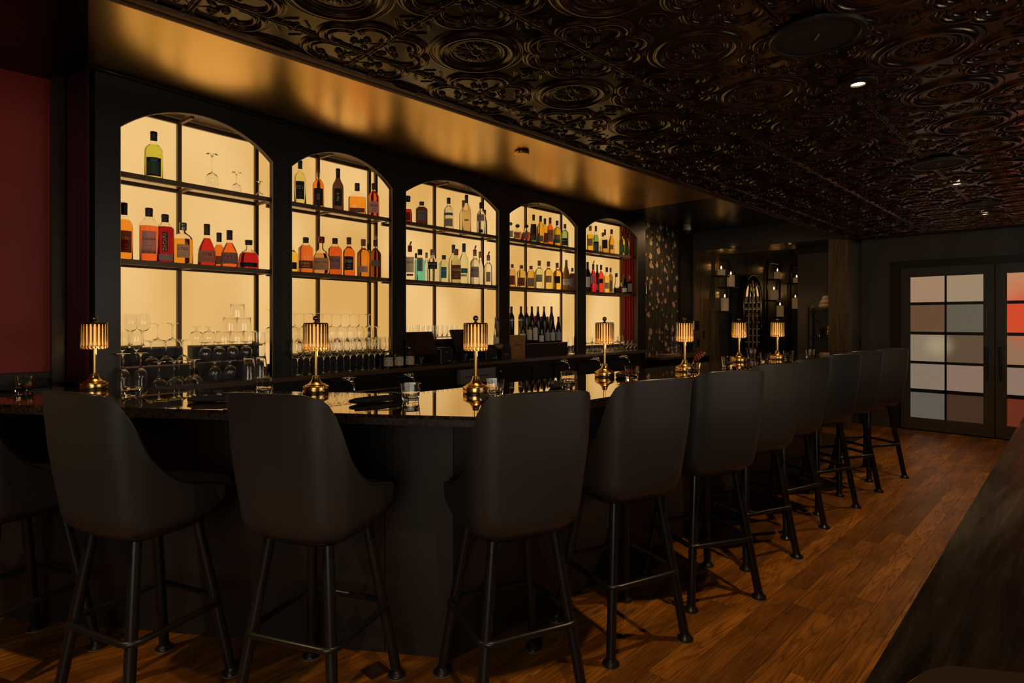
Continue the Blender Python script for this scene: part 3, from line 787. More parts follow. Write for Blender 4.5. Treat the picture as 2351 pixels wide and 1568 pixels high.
def text_verts(s_):
    if s_ not in _tx:
        cu = bpy.data.curves.new('lettering', 'FONT'); cu.body = s_; cu.size = 1; cu.align_x = 'CENTER'; cu.align_y = 'CENTER'; cu.resolution_u = 2
        o = bpy.data.objects.new('lettering', cu); C.objects.link(o); bpy.context.view_layer.update()
        m = bpy.data.meshes.new_from_object(o.evaluated_get(bpy.context.evaluated_depsgraph_get()))
        _tx[s_] = ([tuple(v.co) for v in m.vertices], [tuple(p.vertices) for p in m.polygons], max([abs(v.co.x) for v in m.vertices]+[.01]))
        bpy.data.objects.remove(o); bpy.data.curves.remove(cu); bpy.data.meshes.remove(m)
    return _tx[s_]
def wrap_text(s_, r, hw, z, size_max, rot=0, flat=False, off=.0012):    # text bent round a cylinder of radius r on its -y side
    vs, fs, mx = text_verts(s_); sc = min(size_max, hw/mx) if not rot else min(size_max, hw/mx)
    P = []
    for (x, y_, _) in vs:
        x *= sc; y_ *= sc
        if rot: x, y_ = -y_, x
        if flat: P.append((x, -r-off, z+y_))
        else: a = x/r; P.append(((r+off)*math.sin(a), -(r+off)*math.cos(a), z+y_))
    return MB().add(P, fs)
def arc_patch(r, a0, a1, z0, z1, n=8, depth=.0004, sx=1, flat=0):
    mb = MB()
    for k in range(n+1):
        a = a0+(a1-a0)*k/n
        for z in (z0, z1):
            if flat: mb.v.append((flat*a/abs(a1), -r-depth, z))
            else: mb.v.append(((r+depth)*math.sin(a)*1.0, -(r+depth)*math.cos(a), z))
    for k in range(n): mb.f.append((2*k, 2*k+2, 2*k+3, 2*k+1))
    return mb
COUNT = {}
def bottle(x, y, z, H, Wd, kind, col, cap, label, cat='bottle', lab=None, fill=None, name='liquor_bottle', opaque=False, txt=None, pour=False, tag2=None, n=20, group=None, rough=0.0, ball=False, turn=0):
    prof, fl, cs, cr, sq, dr = PROF[kind]; r = Wd/2
    t = thing(name, label, cat, (x, y, z), face_cam(x, y)+turn, group)
    body = [(0, .002)]+[(a*r, b_*H) for a, b_ in prof]+[(0, prof[-1][1]*H)]
    gm = liquid('solid %d %d %d' % col, lin(col), rough=.35) if False else None
    if opaque:
        key = 'op_%d_%d_%d' % col
        if key not in M: M[key] = mat('coloured bottle %d %d %d' % col, lin(col), .18, spec=.6)
        obj('glass', MB().lathe(body, n, sq=sq, sy=dr), M[key], t, smooth=True, sharp=50)
    else:
        f = fl if fill is None else fill
        obj('glass', MB().lathe(body, n, sq=sq, sy=dr), M['glass_thin'] if rough == 0 else M['frosted'], t, smooth=True, sharp=50)
        pts = [(0, .010*H)]; 
        k = .93
        last = None
        for a, b_ in prof:
            b2 = max(b_, .012)
            if b2 >= f: break
            pts.append((a*r*k, b2*H)); last = (a, b2)
        nx = next(((a, b_) for a, b_ in prof if b_ >= f), prof[-1])
        tt = (f-last[1])/max(nx[1]-last[1], 1e-4)
        pts += [((last[0]+(nx[0]-last[0])*tt)*r*k, f*H), (0, f*H)]
        obj('liquid', MB().lathe(pts, n, sq=sq, sy=dr*.98), liquid('liquid %d %d %d' % col, tint(col)), t, smooth=True, sharp=50)
    if cap:
        if cap not in M: M[cap] = mat(cap, (.1,.1,.1), .4)
        if ball:
            R_ = r*cr*.85; zc = H-R_
            obj('stopper', MB().lathe([(0, -R_)]+[(R_*math.cos(a), R_*math.sin(a)*.8) for a in np.linspace(-1.4, 1.4, 9)]+[(0, R_*.8)], 14, c=(0,0,zc)).lathe([(R_*.6, cs*H),(R_*.6, zc-R_*.5)], 12), M[cap], t, smooth=True)
        else:
            c0 = r*cr
            obj('cap', MB().lathe([(c0*.98, cs*H), (c0, cs*H), (c0*1.0, H*.93), (c0*1.04, H*.935), (c0*1.04, H*.99), (c0*.95, H), (0, H)], 14), M[cap], t, smooth=True, sharp=40)
    if pour:
        obj('pourer', MB().tube([(0,0,H*.96),(0,0,H*1.02),(.012,0,H*1.12)], [.010,.008,.007], 8), M['brass'] if pour == 1 else M['chrome'], t, smooth=True)
    if lab:
        for q in (lab if isinstance(lab, list) else [lab]):
            lm, z0, z1, hw = q[:4]
            if opaque: matte_twin(lm); lm = lm+'_matte' if lm+'_matte' in M else lm
            rr = r*(dr if sq else 1)
            if sq: o = obj('label', arc_patch(rr*(1.0 if sq >= 4 else 1), -1, 1, z0*H, z1*H, 2, .0012, flat=r*hw), M[lm], t)
            else: o = obj('label', arc_patch(r*1.004*(1), -hw, hw, z0*H, z1*H, 10, .0006), M[lm], t, smooth=True)
            if not sq and dr != 1: o.scale = (1, dr, 1)
            if len(q) > 4:
                ink = q[5] if len(q) > 5 else 'ink'
                zz = (z0*.35+z1*.65)*H if '|' not in q[4] else (z0+z1)/2*H
                s_ = q[4].replace('|', '')
                wd = (r*hw*.85 if sq else r*min(hw, 1.1)*.9)
                if '|' in q[4]: obj('lettering', wrap_text(s_, (r*dr if sq else r)*1.01, (z1-z0)*H*.46, zz, .03, rot=1, flat=bool(sq)), M[ink], t)
                else: obj('lettering', wrap_text(s_, (r*dr if sq else r)*1.01, wd, zz, (z1-z0)*H*.34, flat=bool(sq)), M[ink], t)
                # fine print rules below the name
                if '|' not in q[4]:
                    fp = MB()
                    for k in range(2):
                        z_ = (z0+(z1-z0)*(.34-.16*k))*H
                        if sq: fp.v += [(-wd*.6, -rr-.0022, z_), (wd*.6, -rr-.0022, z_), (wd*.6, -rr-.0022, z_+.0014), (-wd*.6, -rr-.0022, z_+.0014)]; fp.f.append(tuple(range(len(fp.v)-4, len(fp.v))))
                        else:
                            p_ = arc_patch(r*1.01, -hw*.45, hw*.45, z_, z_+.0014, 4, .0008); fp.add(p_.v, p_.f)
                    obj('fine_print', fp, M[ink], t)
    return t
M['frosted'] = mat('frosted glass', (.95,.88,.75), .25, trans=1.0, ior=1.15)
for nm, c_, r_ in (('cap_black', (.012,.009,.008), .4), ('cap_dark', (.045,.028,.018), .4), ('cap_gold', (.35,.2,.07), .3), ('cap_brown', (.09,.04,.02), .4), ('cap_green', (.01,.09,.06), .4), ('cap_red', (.35,.01,.015), .3), ('cap_blue', (.02,.05,.13), .35), ('cap_cork', (.30,.16,.07), .6), ('cap_silver', (.25,.22,.2), .25), ('cap_orange', (.45,.10,.03), .4), ('cap_rust', (.22,.035,.01), .4)):
    M[nm] = mat(nm.replace('_', ' '), c_, r_, metal=.5 if 'gold' in nm or 'silver' in nm else 0)

M['label_red_dark'] = mat('dark red label', (.10,.006,.004), .5)
AMB, ORG, RED, DRK, CLR = (236,128,20), (232,92,14), (176,22,14), (60,22,8), (226,184,118)
LOCS = {f'{a} shelf of the {b_} arch': f'on the {a} shelf, {b_} arch' for a in ('top', 'middle') for b_ in ('leftmost', 'second', 'middle', 'fourth', 'rightmost')}
def shelf_row(z, items, off, loc_txt, bay):
    for it in items:
        px, y0, y1, w = it[:4]; kind, col, cap, desc = it[4:8]; kw = it[8] if len(it) > 8 else {}
        kw = dict(kw); o = kw.pop('o', off)
        x, y = on_wall(px, o); Z = (x+y)/R2
        H = (y1-y0)*Z/F; Wd = w*Z/F
        if kw.get('pour'): pass
        bottle(x, y, z, H, Wd, kind, col, cap, f'{desc} {LOCS[loc_txt]}'.replace(',  ', ', '), n=22 if bay < 3 else 14, group=f'bottles on the {loc_txt}', **kw)
LB = 'label_brown'; LW = 'label_white'; LG = 'label_grey'; LK = 'label_black'; LC = 'label_cream'
shelf_row(SH1, [(353,288,399,37,'spirit',(196,170,40),'cap_black','tall yellow green bottle with a dark green label', {'lab':[('label_black',.06,.44,.85),('label_green',.10,.36,.72),('label_black',.355,.43,.80,'CHARTREUSE','ink_white')],'fill':.72})], .15, 'top shelf of the leftmost arch', 0)
shelf_row(SH2, [
 (285,459,590,35,'tall',(232,120,22),'cap_black','orange rum bottle cut off by the arch edge', {'lab':[(LB,.12,.50,.95,'PLANT','ink_gold'),('label_red',.16,.34,.5)],'fill':.70}),
 (342,470,593,38,'rum',(226,82,24),'cap_dark','broad red orange rum bottle with a white label', {'lab':[(LW,.14,.56,.8,'Captain'),(LG,.14,.20,.8)],'fill':.66}),
 (379,486,597,37,'rum',(140,14,10),'cap_dark','dark red rum bottle with gold upright lettering', {'lab':[(LW,.04,.17,1.0),('label_red_dark',.22,.62,.30,'|ZACAPA','ink_gold')],'fill':.74}),
 (420,506,601,41,'spirit',(230,130,24),'cap_silver','round shouldered amber bottle with a small white label', {'lab':(LW,.14,.46,.62,'1703'),'fill':.60}),
 (475,507,603,38,'cognac',(190,26,14),'cap_brown','deep red pear shaped cognac bottle with a cream label', {'lab':(LC,.07,.36,1.1,'1738')}),
 (503,525,605,32,'cognac',(226,96,20),'cap_dark','small amber cognac bottle half hidden behind its neighbour', {'o':.19,'lab':(LG,.08,.32,1.0)}),
 (527,522,607,37,'cognac',(228,84,20),'cap_dark','orange cognac bottle with a silver grey label', {'lab':(LG,.08,.38,1.1,'V S'),'o':.11}),
 (571,545,611,44,'squat',(170,18,12),'cap_dark','squat round red cognac decanter with a clear stopper', {'lab':('label_black',.05,.20,.95)}),
], .13, 'middle shelf of the leftmost arch', 0)
shelf_row(SH1, [
 (689,358,461,26,'spirit',(226,190,90),'cap_green','pale yellow bottle with green cap and black arched label', {'lab':(LK,.12,.52,.75,'EST','ink_white')}),
 (731,384,473,25,'spirit',(226,104,16),'cap_cork','amber whisky bottle with dark label and cork stopper', {'lab':(LK,.06,.50,.9,'|XO','ink_white'),'ball':True}),
 (776,382,481,25,'tall',(66,32,14),'cap_black','slender near black whisky bottle with a long neck', {'lab':(LK,.12,.52,.7,'|No 4','ink_gold')}),
 (820,416,489,39,'flask',(236,126,24),'cap_dark','wide flat sided amber bourbon flask', {'lab':[(LB,.06,.20,.85),(LG,.08,.18,.5)]}),
 (858,416,495,25,'spirit',(200,64,12),'cap_dark','dark amber bourbon bottle with a white label', {'lab':(LW,.12,.46,.9,'Noah')}),
], .15, 'top shelf of the second arch', 1)
shelf_row(SH2, [
 (672,553,619,22,'spirit',(240,160,24),None,'golden bottle half hidden by the left edge', {'lab':(LK,.10,.34,.9)}),
 (702,540,622,32,'rum',(214,88,24),'cap_dark','broad shouldered bourbon bottle with a low brown label', {'lab':(LB,.12,.34,1.2,'BULLEIT','ink_gold')}),
 (738,540,626,38,'squat',(214,130,60),'cap_red','bourbon bottle with a red wax neck and cream label', {'lab':(LC,.10,.42,.95,"Maker's Mark")}),
 (769,544,628,30,'rum',(222,78,18),'cap_dark','reddish bourbon bottle with a grey blue label', {'lab':(LG,.14,.50,.9,'TOKI'),'o':.11}),
 (801,541,630,27,'spirit',(232,92,16),'cap_brown','orange whiskey bottle with a dark scrolled label', {'lab':(LK,.15,.50,.8,'Irish','ink_gold')}),
 (834,545,632,28,'spirit',(226,120,20),'cap_cork','amber bourbon bottle with a small pale label', {'lab':(LW,.12,.28,.8,'RYE')}),
 (846,551,630,18,'spirit',(120,70,30),'cap_black','small dark capped bottle behind the amber one', {'o':.21}),
 (862,548,635,26,'spirit',(120,52,14),'cap_dark','dark whiskey bottle with a gold pourer', {'pour':1,'lab':(LG,.28,.44,.8),'o':.10}),
], .14, 'middle shelf of the second arch', 1)
shelf_row(SH1, [
 (936,448,511,20,'oval',(160,20,14),'cap_black','red round bottle cut off by the left edge', {'lab':(LB,.10,.40,.6)}),
 (968,460,515,27,'rum',(52,22,10),'cap_dark','squat black brown gin bottle with a pale diamond label', {'lab':(LG,.20,.60,.65,'HENDRICKS')}),
 (1030,449,523,22,'spirit',(216,176,112),'cap_dark','clear tequila bottle with two blue grey labels', {'lab':[(LG,.10,.34,.9,'BLANCO'),('label_blue',.44,.52,1.0)]}),
 (1064,452,529,19,'tall',(222,180,110),'cap_cork','frosted vodka bottle, the rear one of two', {'o':.22,'rough':1}),
 (1071,443,530,21,'tall',(222,176,104),'cap_dark','tall frosted vodka bottle, the front one of two', {'rough':1,'lab':(LG,.30,.34,.5,'BELVE')}),
 (1104,459,534,19,'spirit',(220,184,124),'cap_black','clear gin bottle with a grey label and black leaves', {'lab':[(LG,.42,.62,.95,'HAYM'),(LK,.06,.16,.5)]}),
 (1113,472,534,12,'slim',(214,170,108),'cap_dark','slim clear bottle against the post', {'o':.2}),
], .15, 'top shelf of the middle arch', 2)
shelf_row(SH2, [
 (941,562,642,21,'square',(224,190,134),'cap_red','clear gin bottle with red white label and pourer', {'pour':1,'lab':[(LW,.22,.66,.85,'BEEF'),('label_red',.12,.18,.7)]}),
 (955,577,642,11,'slim',(170,190,180),'cap_dark','slim pale blue bottle', {'o':.21}),
 (964,571,644,23,'square',(96,168,160),'cap_dark','aqua blue square shouldered gin bottle', {'lab':(LG,.30,.72,.55,'|BOMBAY')}),
 (979,577,645,12,'slim',(214,178,120),'cap_silver','slim clear bottle with a silver cap', {'o':.21}),
 (993,572,646,24,'square',(214,184,130),'cap_silver','clear fluted bottle with a black label', {'lab':(LK,.38,.60,.85,'BROKERS','ink_white'),'o':.11}),
 (1019,585,648,23,'rum',(212,190,150),'cap_blue','stubby clear gin bottle with a blue swirl', {'lab':[('label_blue',.16,.56,.55,'CAP','ink_white')]}),
 (1041,560,650,21,'tall',(214,186,130),'cap_blue','frosted vodka bottle with blue cap, left of two', {'o':.21,'rough':1}),
 (1047,571,649,23,'square',(220,176,110),'cap_orange','clear bottle with a large brown label and orange cap', {'lab':(LB,.10,.52,.95,'TITOS','ink_gold'),'o':.09}),
 (1065,558,651,21,'tall',(218,192,140),'cap_blue','frosted vodka bottle with blue cap and sea print', {'rough':1,'lab':[('label_blue',.26,.38,.9),(LW,.18,.235,.7,'GREY GOOSE')]}),
 (1090,572,652,22,'spirit',(214,176,116),'cap_gold','clear vodka bottle with a grey label and gold pourer', {'pour':1,'lab':(LG,.20,.50,1.0,'KETEL'),'o':.11}),
 (1102,574,652,15,'slim',(214,176,116),'cap_gold','clear bottle with an olive gold cap', {'o':.2}),
 (1121,584,654,20,'spirit',(230,198,138),'cap_silver','clear rum bottle with a narrow grey label', {'pour':1,'lab':(LG,.12,.44,.5)}),
], .14, 'middle shelf of the middle arch', 2)
shelf_row(SH1, [
 (1172,504,546,18,'oval',(226,196,140),'cap_silver','clear round tequila bottle', {'ball':True,'lab':(LG,.14,.48,.6)}),
 (1188,508,548,20,'oval',(230,110,20),'cap_dark','orange round tequila bottle with silver ball stopper', {'ball':True,'lab':(LG,.14,.48,.6,'ANEJO')}),
 (1208,510,551,21,'oval',(214,74,14),'cap_dark','deep orange round tequila bottle with ball stopper', {'ball':True,'lab':(LG,.14,.48,.6),'o':.12}),
 (1225,487,553,16,'burg',(74,110,50),'cap_brown','green mezcal bottle with a dark painted label', {'lab':[(LK,.10,.66,.9),('label_green',.12,.26,.8),('label_red',.26,.34,.4)]}),
 (1241,491,555,17,'tall',(224,150,30),'cap_brown','golden whisky bottle with a low grey label', {'lab':(LG,.06,.28,.9,'OBAN'),'o':.12}),
 (1251,493,556,15,'tall',(240,150,20),'cap_dark','bright orange whisky bottle with brown label', {'lab':(LB,.10,.46,.95),'o':.2}),
 (1263,493,558,16,'tall',(232,84,16),'cap_rust','red orange whisky bottle with rust cap and grey label', {'lab':(LG,.14,.56,.95,'GLEN')}),
 (1279,502,561,17,'spirit',(214,150,24),'cap_blue','olive gold whisky bottle with blue cap and blue label', {'lab':[('label_blue',.12,.26,.9),(LG,.26,.44,.9)],'o':.13}),
 (1297,508,563,17,'spirit',(150,150,60),'cap_brown','light green whisky bottle with a black label', {'lab':(LK,.10,.40,.9,'ARDBEG','ink_white')}),
], .16, 'top shelf of the fourth arch', 3)
shelf_row(SH2, [
 (1176,603,656,16,'rum',(226,154,80),'cap_cork','peach coloured tequila bottle with a brown label', {'lab':(LB,.10,.50,.85)}),
 (1197,605,657,20,'rum',(222,170,70),'cap_cork','pale yellow tequila bottle with a brown label', {'lab':(LB,.08,.44,.9)}),
 (1219,608,660,19,'rum',(226,150,34),'cap_cork','amber yellow tequila bottle with a grey label', {'lab':(LG,.08,.46,.8)}),
 (1238,596,661,19,'spirit',(224,186,104),'cap_cork','nearly clear tequila bottle with a grey label', {'lab':(LG,.24,.50,.8)}),
 (1259,598,662,20,'spirit',(230,164,52),'cap_cork','golden tequila bottle with a grey brown label', {'lab':(LG,.24,.48,.8),'o':.13}),
 (1279,601,663,19,'spirit',(236,160,40),'cap_cork','golden tequila bottle with a black label', {'lab':(LK,.24,.50,.8),'o':.13}),
 (1287,592,663,13,'burg',(170,110,36),None,'tall ochre stoneware bottle, the rear one', {'opaque':True,'o':.22}),
 (1300,592,664,16,'burg',(168,118,40),None,'tall ochre stoneware bottle with a white band', {'opaque':True,'lab':(LW,.18,.36,1.2,'NIKKA')}),
 (1314,612,665,13,'rum',(44,18,8),'cap_brown','small dark brown bottle with a white label', {'lab':(LW,.16,.54,.9)}),
], .15, 'middle shelf of the fourth arch', 3)
shelf_row(SH1, [
 (1355,514,573,14,'square',(240,160,14),'cap_gold','orange yellow angular liqueur bottle', {'lab':(LG,.22,.50,.8)}),
 (1368,514,575,13,'burg',(116,150,60),'cap_brown','light green liqueur bottle dark in its lower half', {'lab':[(LK,.0,.40,1.4),(LG,.06,.34,.7)]}),
 (1384,527,577,15,'spirit',(214,170,96),'cap_cork','corked amber bottle behind the black labelled one', {'o':.22,'fill':.4}),
 (1389,522,577,15,'flask',(230,140,40),'cap_brown','amber liqueur bottle with a large black label', {'lab':(LK,.20,.56,.7),'o':.13}),
 (1404,521,579,13,'slim',(240,150,20),'cap_brown','slim bright orange liqueur bottle', {'lab':(LG,.20,.38,.7)}),
 (1428,527,583,13,'spirit',(206,180,50),'cap_dark','yellow green bottle, left of the pair by the curtain', {'lab':('label_green',.12,.46,.95)}),
 (1439,531,584,12,'spirit',(190,170,60),'cap_black','yellow green bottle, right of the pair by the curtain', {'lab':('label_green',.12,.46,.95)}),
], .16, 'top shelf of the rightmost arch', 4)
shelf_row(SH2, [
 (1349,599,668,14,'wine',(20,14,10),'cap_black','black bitter bottle with a white label', {'opaque':True,'lab':(LW,.16,.50,1.0)}),
 (1362,604,669,14,'tall',(214,20,24),'cap_dark','red aperitif bottle with a gold pourer', {'pour':1,'lab':(LW,.30,.60,.8)}),
 (1371,604,669,9,'wine',(26,12,8),'cap_black','narrow dark vermouth bottle', {'opaque':True,'o':.22,'lab':(LG,.1,.3,.9)}),
 (1380,606,670,13,'spirit',(228,44,20),'cap_dark','bright red aperitif bottle with a black print', {'lab':(LK,.34,.50,.7)}),
 (1393,612,671,12,'square',(240,168,50),'cap_dark','orange bottle with a pinkish label', {'lab':(LW,.16,.40,.9),'o':.14}),
 (1402,612,671,11,'spirit',(150,90,24),'cap_brown','brown amber bottle with a grey triangle label', {'lab':(LG,.08,.50,.6),'o':.19}),
 (1415,625,672,13,'bell',(110,130,50),'cap_dark','green bell shaped bottle', {'lab':(LK,.0,.26,1.3)}),
 (1425,640,672,10,'squat',(70,30,12),'cap_dark','tiny dark brown bottle', {'o':.2}),
 (1434,628,673,12,'slim',(24,12,8),'cap_brown','black bottle with white scroll label', {'opaque':True,'lab':(LW,.10,.30,1.0)}),
 (1446,631,674,14,'square',(60,26,12),'cap_gold','square brown almond liqueur bottle with a broad gold cap', {'lab':(LC,.12,.56,.7),'o':.12}),
 (1453,644,674,6,'slim',(210,26,20),'cap_red','thin red bottle beside the curtain', {'opaque':True,'o':.2}),
], .16, 'middle shelf of the rightmost arch', 4)

# wine bottles
def wine(px, y0, yb, z, o, desc, lab, w=14):
    x, y = on_wall(px, o); Z = (x+y)/R2
    bottle(x, y, z, (yb-y0)*Z/F, w*Z/F, desc[0], (24,10,5), desc[1], desc[2], name='wine_bottle', opaque=True, lab=lab, n=16, group='wine bottles in the fourth arch')
DWB = [(1174,'wine','cap_brown','leftmost wine bottle standing on the pine crate'), (1196,'wine','cap_brown','broad dark wine bottle, second of the back row'), (1208,'wine','cap_rust','back row wine bottle with a rust red capsule'),
       (1221,'burg','cap_black','back row wine bottle, fourth from the left'), (1235,'burg','cap_gold','back row wine bottle with a bronze capsule'), (1249,'burg','cap_gold','back row wine bottle, second from the right'), (1266,'burg','cap_brown','rightmost wine bottle of the back row')]
for k, (px, kd, cp_, lb) in enumerate(DWB):
    wine(px, 704+k*.5, 769.5+k*.1, 1.263, .205, (kd, cp_, lb), [(LW, .50, .53, 1.2)] if k < 2 else None, 13 if k else 14)
DWF = [(1200,735,788,'wine','cap_dark','front row wine bottle with a cream label, leftmost', (LC,.10,.42,.95), 15), (1216,727,789,'wine','cap_dark','front row wine bottle with pale label and grey neck band', (LC,.12,.50,.8), 15),
       (1229,727,789,'wine','cap_red','front row wine bottle with a red capsule and white label', (LW,.10,.56,.9), 13), (1243,729,789,'burg','cap_dark','front row wine bottle with a plain white label', (LW,.04,.28,.95), 13),
       (1257,729,788,'burg','cap_dark','front row wine bottle with a landscape label, left of two', (LG,.06,.38,.95), 13), (1269,729,788,'burg','cap_dark','front row wine bottle with a cream patterned label', (LC,.06,.38,.95), 13), (1282,729,787,'burg','cap_dark','rightmost front row wine bottle with a landscape label', (LG,.06,.38,.95), 13)]
for px, y0, yb, kd, cp_, lb, lab, w in DWF: wine(px, y0, yb, 1.176, .085, (kd, cp_, lb), lab, w)
x, y = on_wall(1139, .02); Z = (x+y)/R2
bottle(x, y, 1.155, 68*Z/F, 13*Z/F, 'flute', (226,190,130), 'cap_silver', 'slender clear bottle with a pale label standing on the small pine box', fill=.3, lab=(LW,.04,.34,1.0), n=16)
# pine crates
def crate(pa, pb, o0, o1, z1, label, z0=BC):
    xa, xb = on_wall(pa, o0)[0], on_wall(pb, o0)[0]
    t = thing('wooden_crate', label, 'crate')
    e = .012
    obj('front_board', band(xa, xb, o0, o0+e, z0, z1-e, 2), M['crate'], t)
    obj('lid_board', band(xa, xb, o0, o1, z1-e+.0005, z1, 2), M['crate'], t)
    obj('side_board', band(xb-e, xb, o0+e+.0005, o1, z0, z1-e, 2), M['crate'], t); obj('side_board', band(xa, xa+e, o0+e+.0005, o1, z0, z1-e, 2), M['crate'], t)
    return t
ct = crate(1169, 1206, .0, .16, 1.262, 'pine wine crate at the left of the fourth arch')
q = on_wall(1188, -.002); tt_ = wrap_text('vino', 1, .07, 0, .05, flat=True)
o = obj('lettering', tt_, M['crate_ink'] if 'crate_ink' in M else M['label_brown'], ct, loc=(q[0], q[1]+.998, 1.17)); 
crate(1116, 1146, -.03, .10, 1.153, 'small pine box behind the third lamp')

# ------------------------------------------------------------------ glassware
def thin(outer, w=.0016, n=24):                    # closed thin walled lathe from an open outer profile (bottom -> rim)
    inner = [(max(r-w, 0.0), z+ (w if i == 0 else 0)) for i, (r, z) in enumerate(outer)]
    return outer, inner
def wine_glass_mb(H=.215, rb=.038, rf=.036, n=18, stem=.42, rim=.030):
    hb = H*(1-stem)
    o = [(0,0),(rf,.001),(rf,.003),(.010,.008),(.0038,.020),(.0035,H*stem-.008),(.008,H*stem),(rb*.70,H*stem+hb*.14),(rb*.95,H*stem+hb*.32),(rb,H*stem+hb*.48),(rb*.93,H*stem+hb*.75),(rim,H)]
    i = [(rim-.0014,H),(rb*.93-.0016,H*stem+hb*.75),(rb-.0018,H*stem+hb*.48),(rb*.95-.002,H*stem+hb*.32),(rb*.66,H*stem+hb*.16),(.004,H*stem+.006),(0,H*stem+.005)]
    return MB().lathe(o+i, n)
def coupe_mb(H=.145, rb=.050, rf=.034, n=20):
    o = [(0,0),(rf,.001),(rf,.003),(.010,.008),(.0036,.018),(.0034,H*.60),(.007,H*.64),(rb*.6,H*.72),(rb*.93,H*.85),(rb,H)]
    i = [(rb-.0014,H),(rb*.90,H*.86),(rb*.56,H*.745),(.004,H*.68),(0,H*.675)]
    return MB().lathe(o+i, n)
def snifter_mb(H=.125, rb=.042, rf=.034, n=20):
    o = [(0,0),(rf,.001),(rf,.003),(.012,.008),(.006,.016),(.006,H*.20),(.012,H*.24),(rb*.75,H*.34),(rb,H*.54),(rb*.92,H*.76),(rb*.68,H)]
    i = [(rb*.68-.0014,H),(rb*.92-.0016,H*.76),(rb-.002,H*.54),(rb*.72,H*.36),(.006,H*.29),(0,H*.285)]
    return MB().lathe(o+i, n)
def rocks_mb(H=.085, rt=.042, rb=.036, base=.012, n=24, facets=0):
    o = [(0,0),(rb*.95,0),(rb,.003),(rb+(rt-rb)*.5,H*.5),(rt,H)]
    i = [(rt-.0022,H),(rb+(rt-rb)*.5-.0026,H*.5),(rb-.004,base+.004),(rb-.008,base),(0,base)]
    return MB().lathe(o+i, n)
def flip(mb, H): q = MB(); q.v = [(x, -y_, H-z) for x, y_, z in mb.v]; q.f = list(mb.f); return q
G = {}
def gmesh(key, mb): 
    if key not in G: G[key] = me(key, mb, M['glass'], True, 50)
    return G[key]
def nth_left(k, n):
    return 'leftmost' if k == 0 else 'rightmost' if k == n-1 else ['', 'second', 'third', 'fourth', 'fifth', 'sixth', 'seventh', 'eighth', 'ninth'][k]+' from the left'
def glass_row(name, mesh, pxs, o, z, what, group):
    n = len(pxs)
    for k, px in enumerate(pxs): glass_at(name, mesh, float(px), o, z, f'{nth_left(k, n)} of the {what}', group)
def glass_at(name, mesh, px, o, z, label, group, cat='glass', dx=0):
    x, y = on_wall(px, o)
    ob = obj(name, mesh, None, loc=(x+dx, y, z)); return tag(ob, label, cat, group)
WG = gmesh('wine_glass', wine_glass_mb()); WGI = gmesh('wine_glass_inverted', flip(wine_glass_mb(), .215))
WGS = gmesh('small_wine_glass_inverted', flip(wine_glass_mb(.20, .036, .036), .20)); WGU = gmesh('small_wine_glass', wine_glass_mb(.20, .038, .034, stem=.45))
CPI = gmesh('coupe_glass_inverted', flip(coupe_mb(), .145)); SNI = gmesh('snifter_glass_inverted', flip(snifter_mb(), .125))
RK = gmesh('rocks_glass', rocks_mb(.09, .044, .043, .010)); RKI = gmesh('rocks_glass_inverted', flip(rocks_mb(.09, .046, .044, .008), .09))
MIX = gmesh('mixing_glass_inverted', flip(rocks_mb(.145, .046, .031, .012), .145))
FLI = gmesh('flute_inverted', flip(wine_glass_mb(.13, .024, .026, 14, .5, .02), .13))
# leftmost arch, top shelf
glass_at('wine_glass', gmesh('wine_glass_big_inverted', flip(wine_glass_mb(.235, .040, .036, 22, .5, .036), .235)), 487, .15, SH1, 'upturned large wine glass on the top shelf of the leftmost arch', 'upturned glasses on the top shelf')
glass_at('small_glass', gmesh('sherry_glass_inverted', flip(wine_glass_mb(.150, .030, .030, 18, .5, .028), .150)), 543, .15, SH1, 'upturned small sherry glass between the wine glass and the post on the top shelf', 'upturned glasses on the top shelf')
glass_at('coupe_glass', gmesh('mini_coupe_inverted', flip(coupe_mb(.115, .030, .022), .115)), 596, .13, SH1, 'upturned short coupe in front of the right post on the top shelf', 'upturned glasses on the top shelf')
# leftmost arch, foot
gA = 'glasses in the foot of the leftmost arch'
glass_row('wine_glass', WGU, (300, 329), .20, ST2, 'two upright wine glasses on the upper step, leftmost arch', gA)
glass_row('wine_glass', WGU, (281, 313), .075, ST1, 'two upright wine glasses on the lower step, leftmost arch', gA)
glass_row('coupe_glass', CPI, (362, 396), .20, ST2, 'two upturned coupes on the upper step, leftmost arch', gA)
glass_row('coupe_glass', CPI, (347, 381, 419), .085, ST1, 'three upturned coupes on the lower step, leftmost arch', gA)
glass_row('wine_glass', WGS, (283, 323), -.055, BC, 'two upturned wine glasses on the counter, leftmost arch', gA)
glass_row('coupe_glass', CPI, (365, 400, 436), -.055, BC, 'three upturned coupes in front on the counter, leftmost arch', gA)
glass_row('coupe_glass', CPI, (411, 446), .0, BC, 'two upturned coupes half behind others on the counter, leftmost arch', gA)
glass_row('snifter_glass', SNI, (451, 480), .215, ST2, 'two upturned snifters on the upper step, leftmost arch', gA)
glass_row('snifter_glass', SNI, (471, 502, 533, 564), .14, ST1, 'four upturned snifters on the lower step, leftmost arch', gA)
glass_row('snifter_glass', SNI, (493, 528), .04, BC, 'two upturned snifters on the counter, leftmost arch', gA)
for px, lv, lb in ((514, 0, 'left glass in the bottom row of the rocks glass pyramid'), (544, 0, 'middle glass in the bottom row of the rocks glass pyramid'), (574, 0, 'right glass in the bottom row of the rocks glass pyramid'), (529, 1, 'left glass in the second row of the rocks glass pyramid'), (560, 1, 'right glass in the second row of the rocks glass pyramid'), (545, 2, 'rocks glass at the very top of the glass pyramid')):
    glass_at('rocks_glass', RKI, px, .215, ST2+lv*.0915, lb, gA)
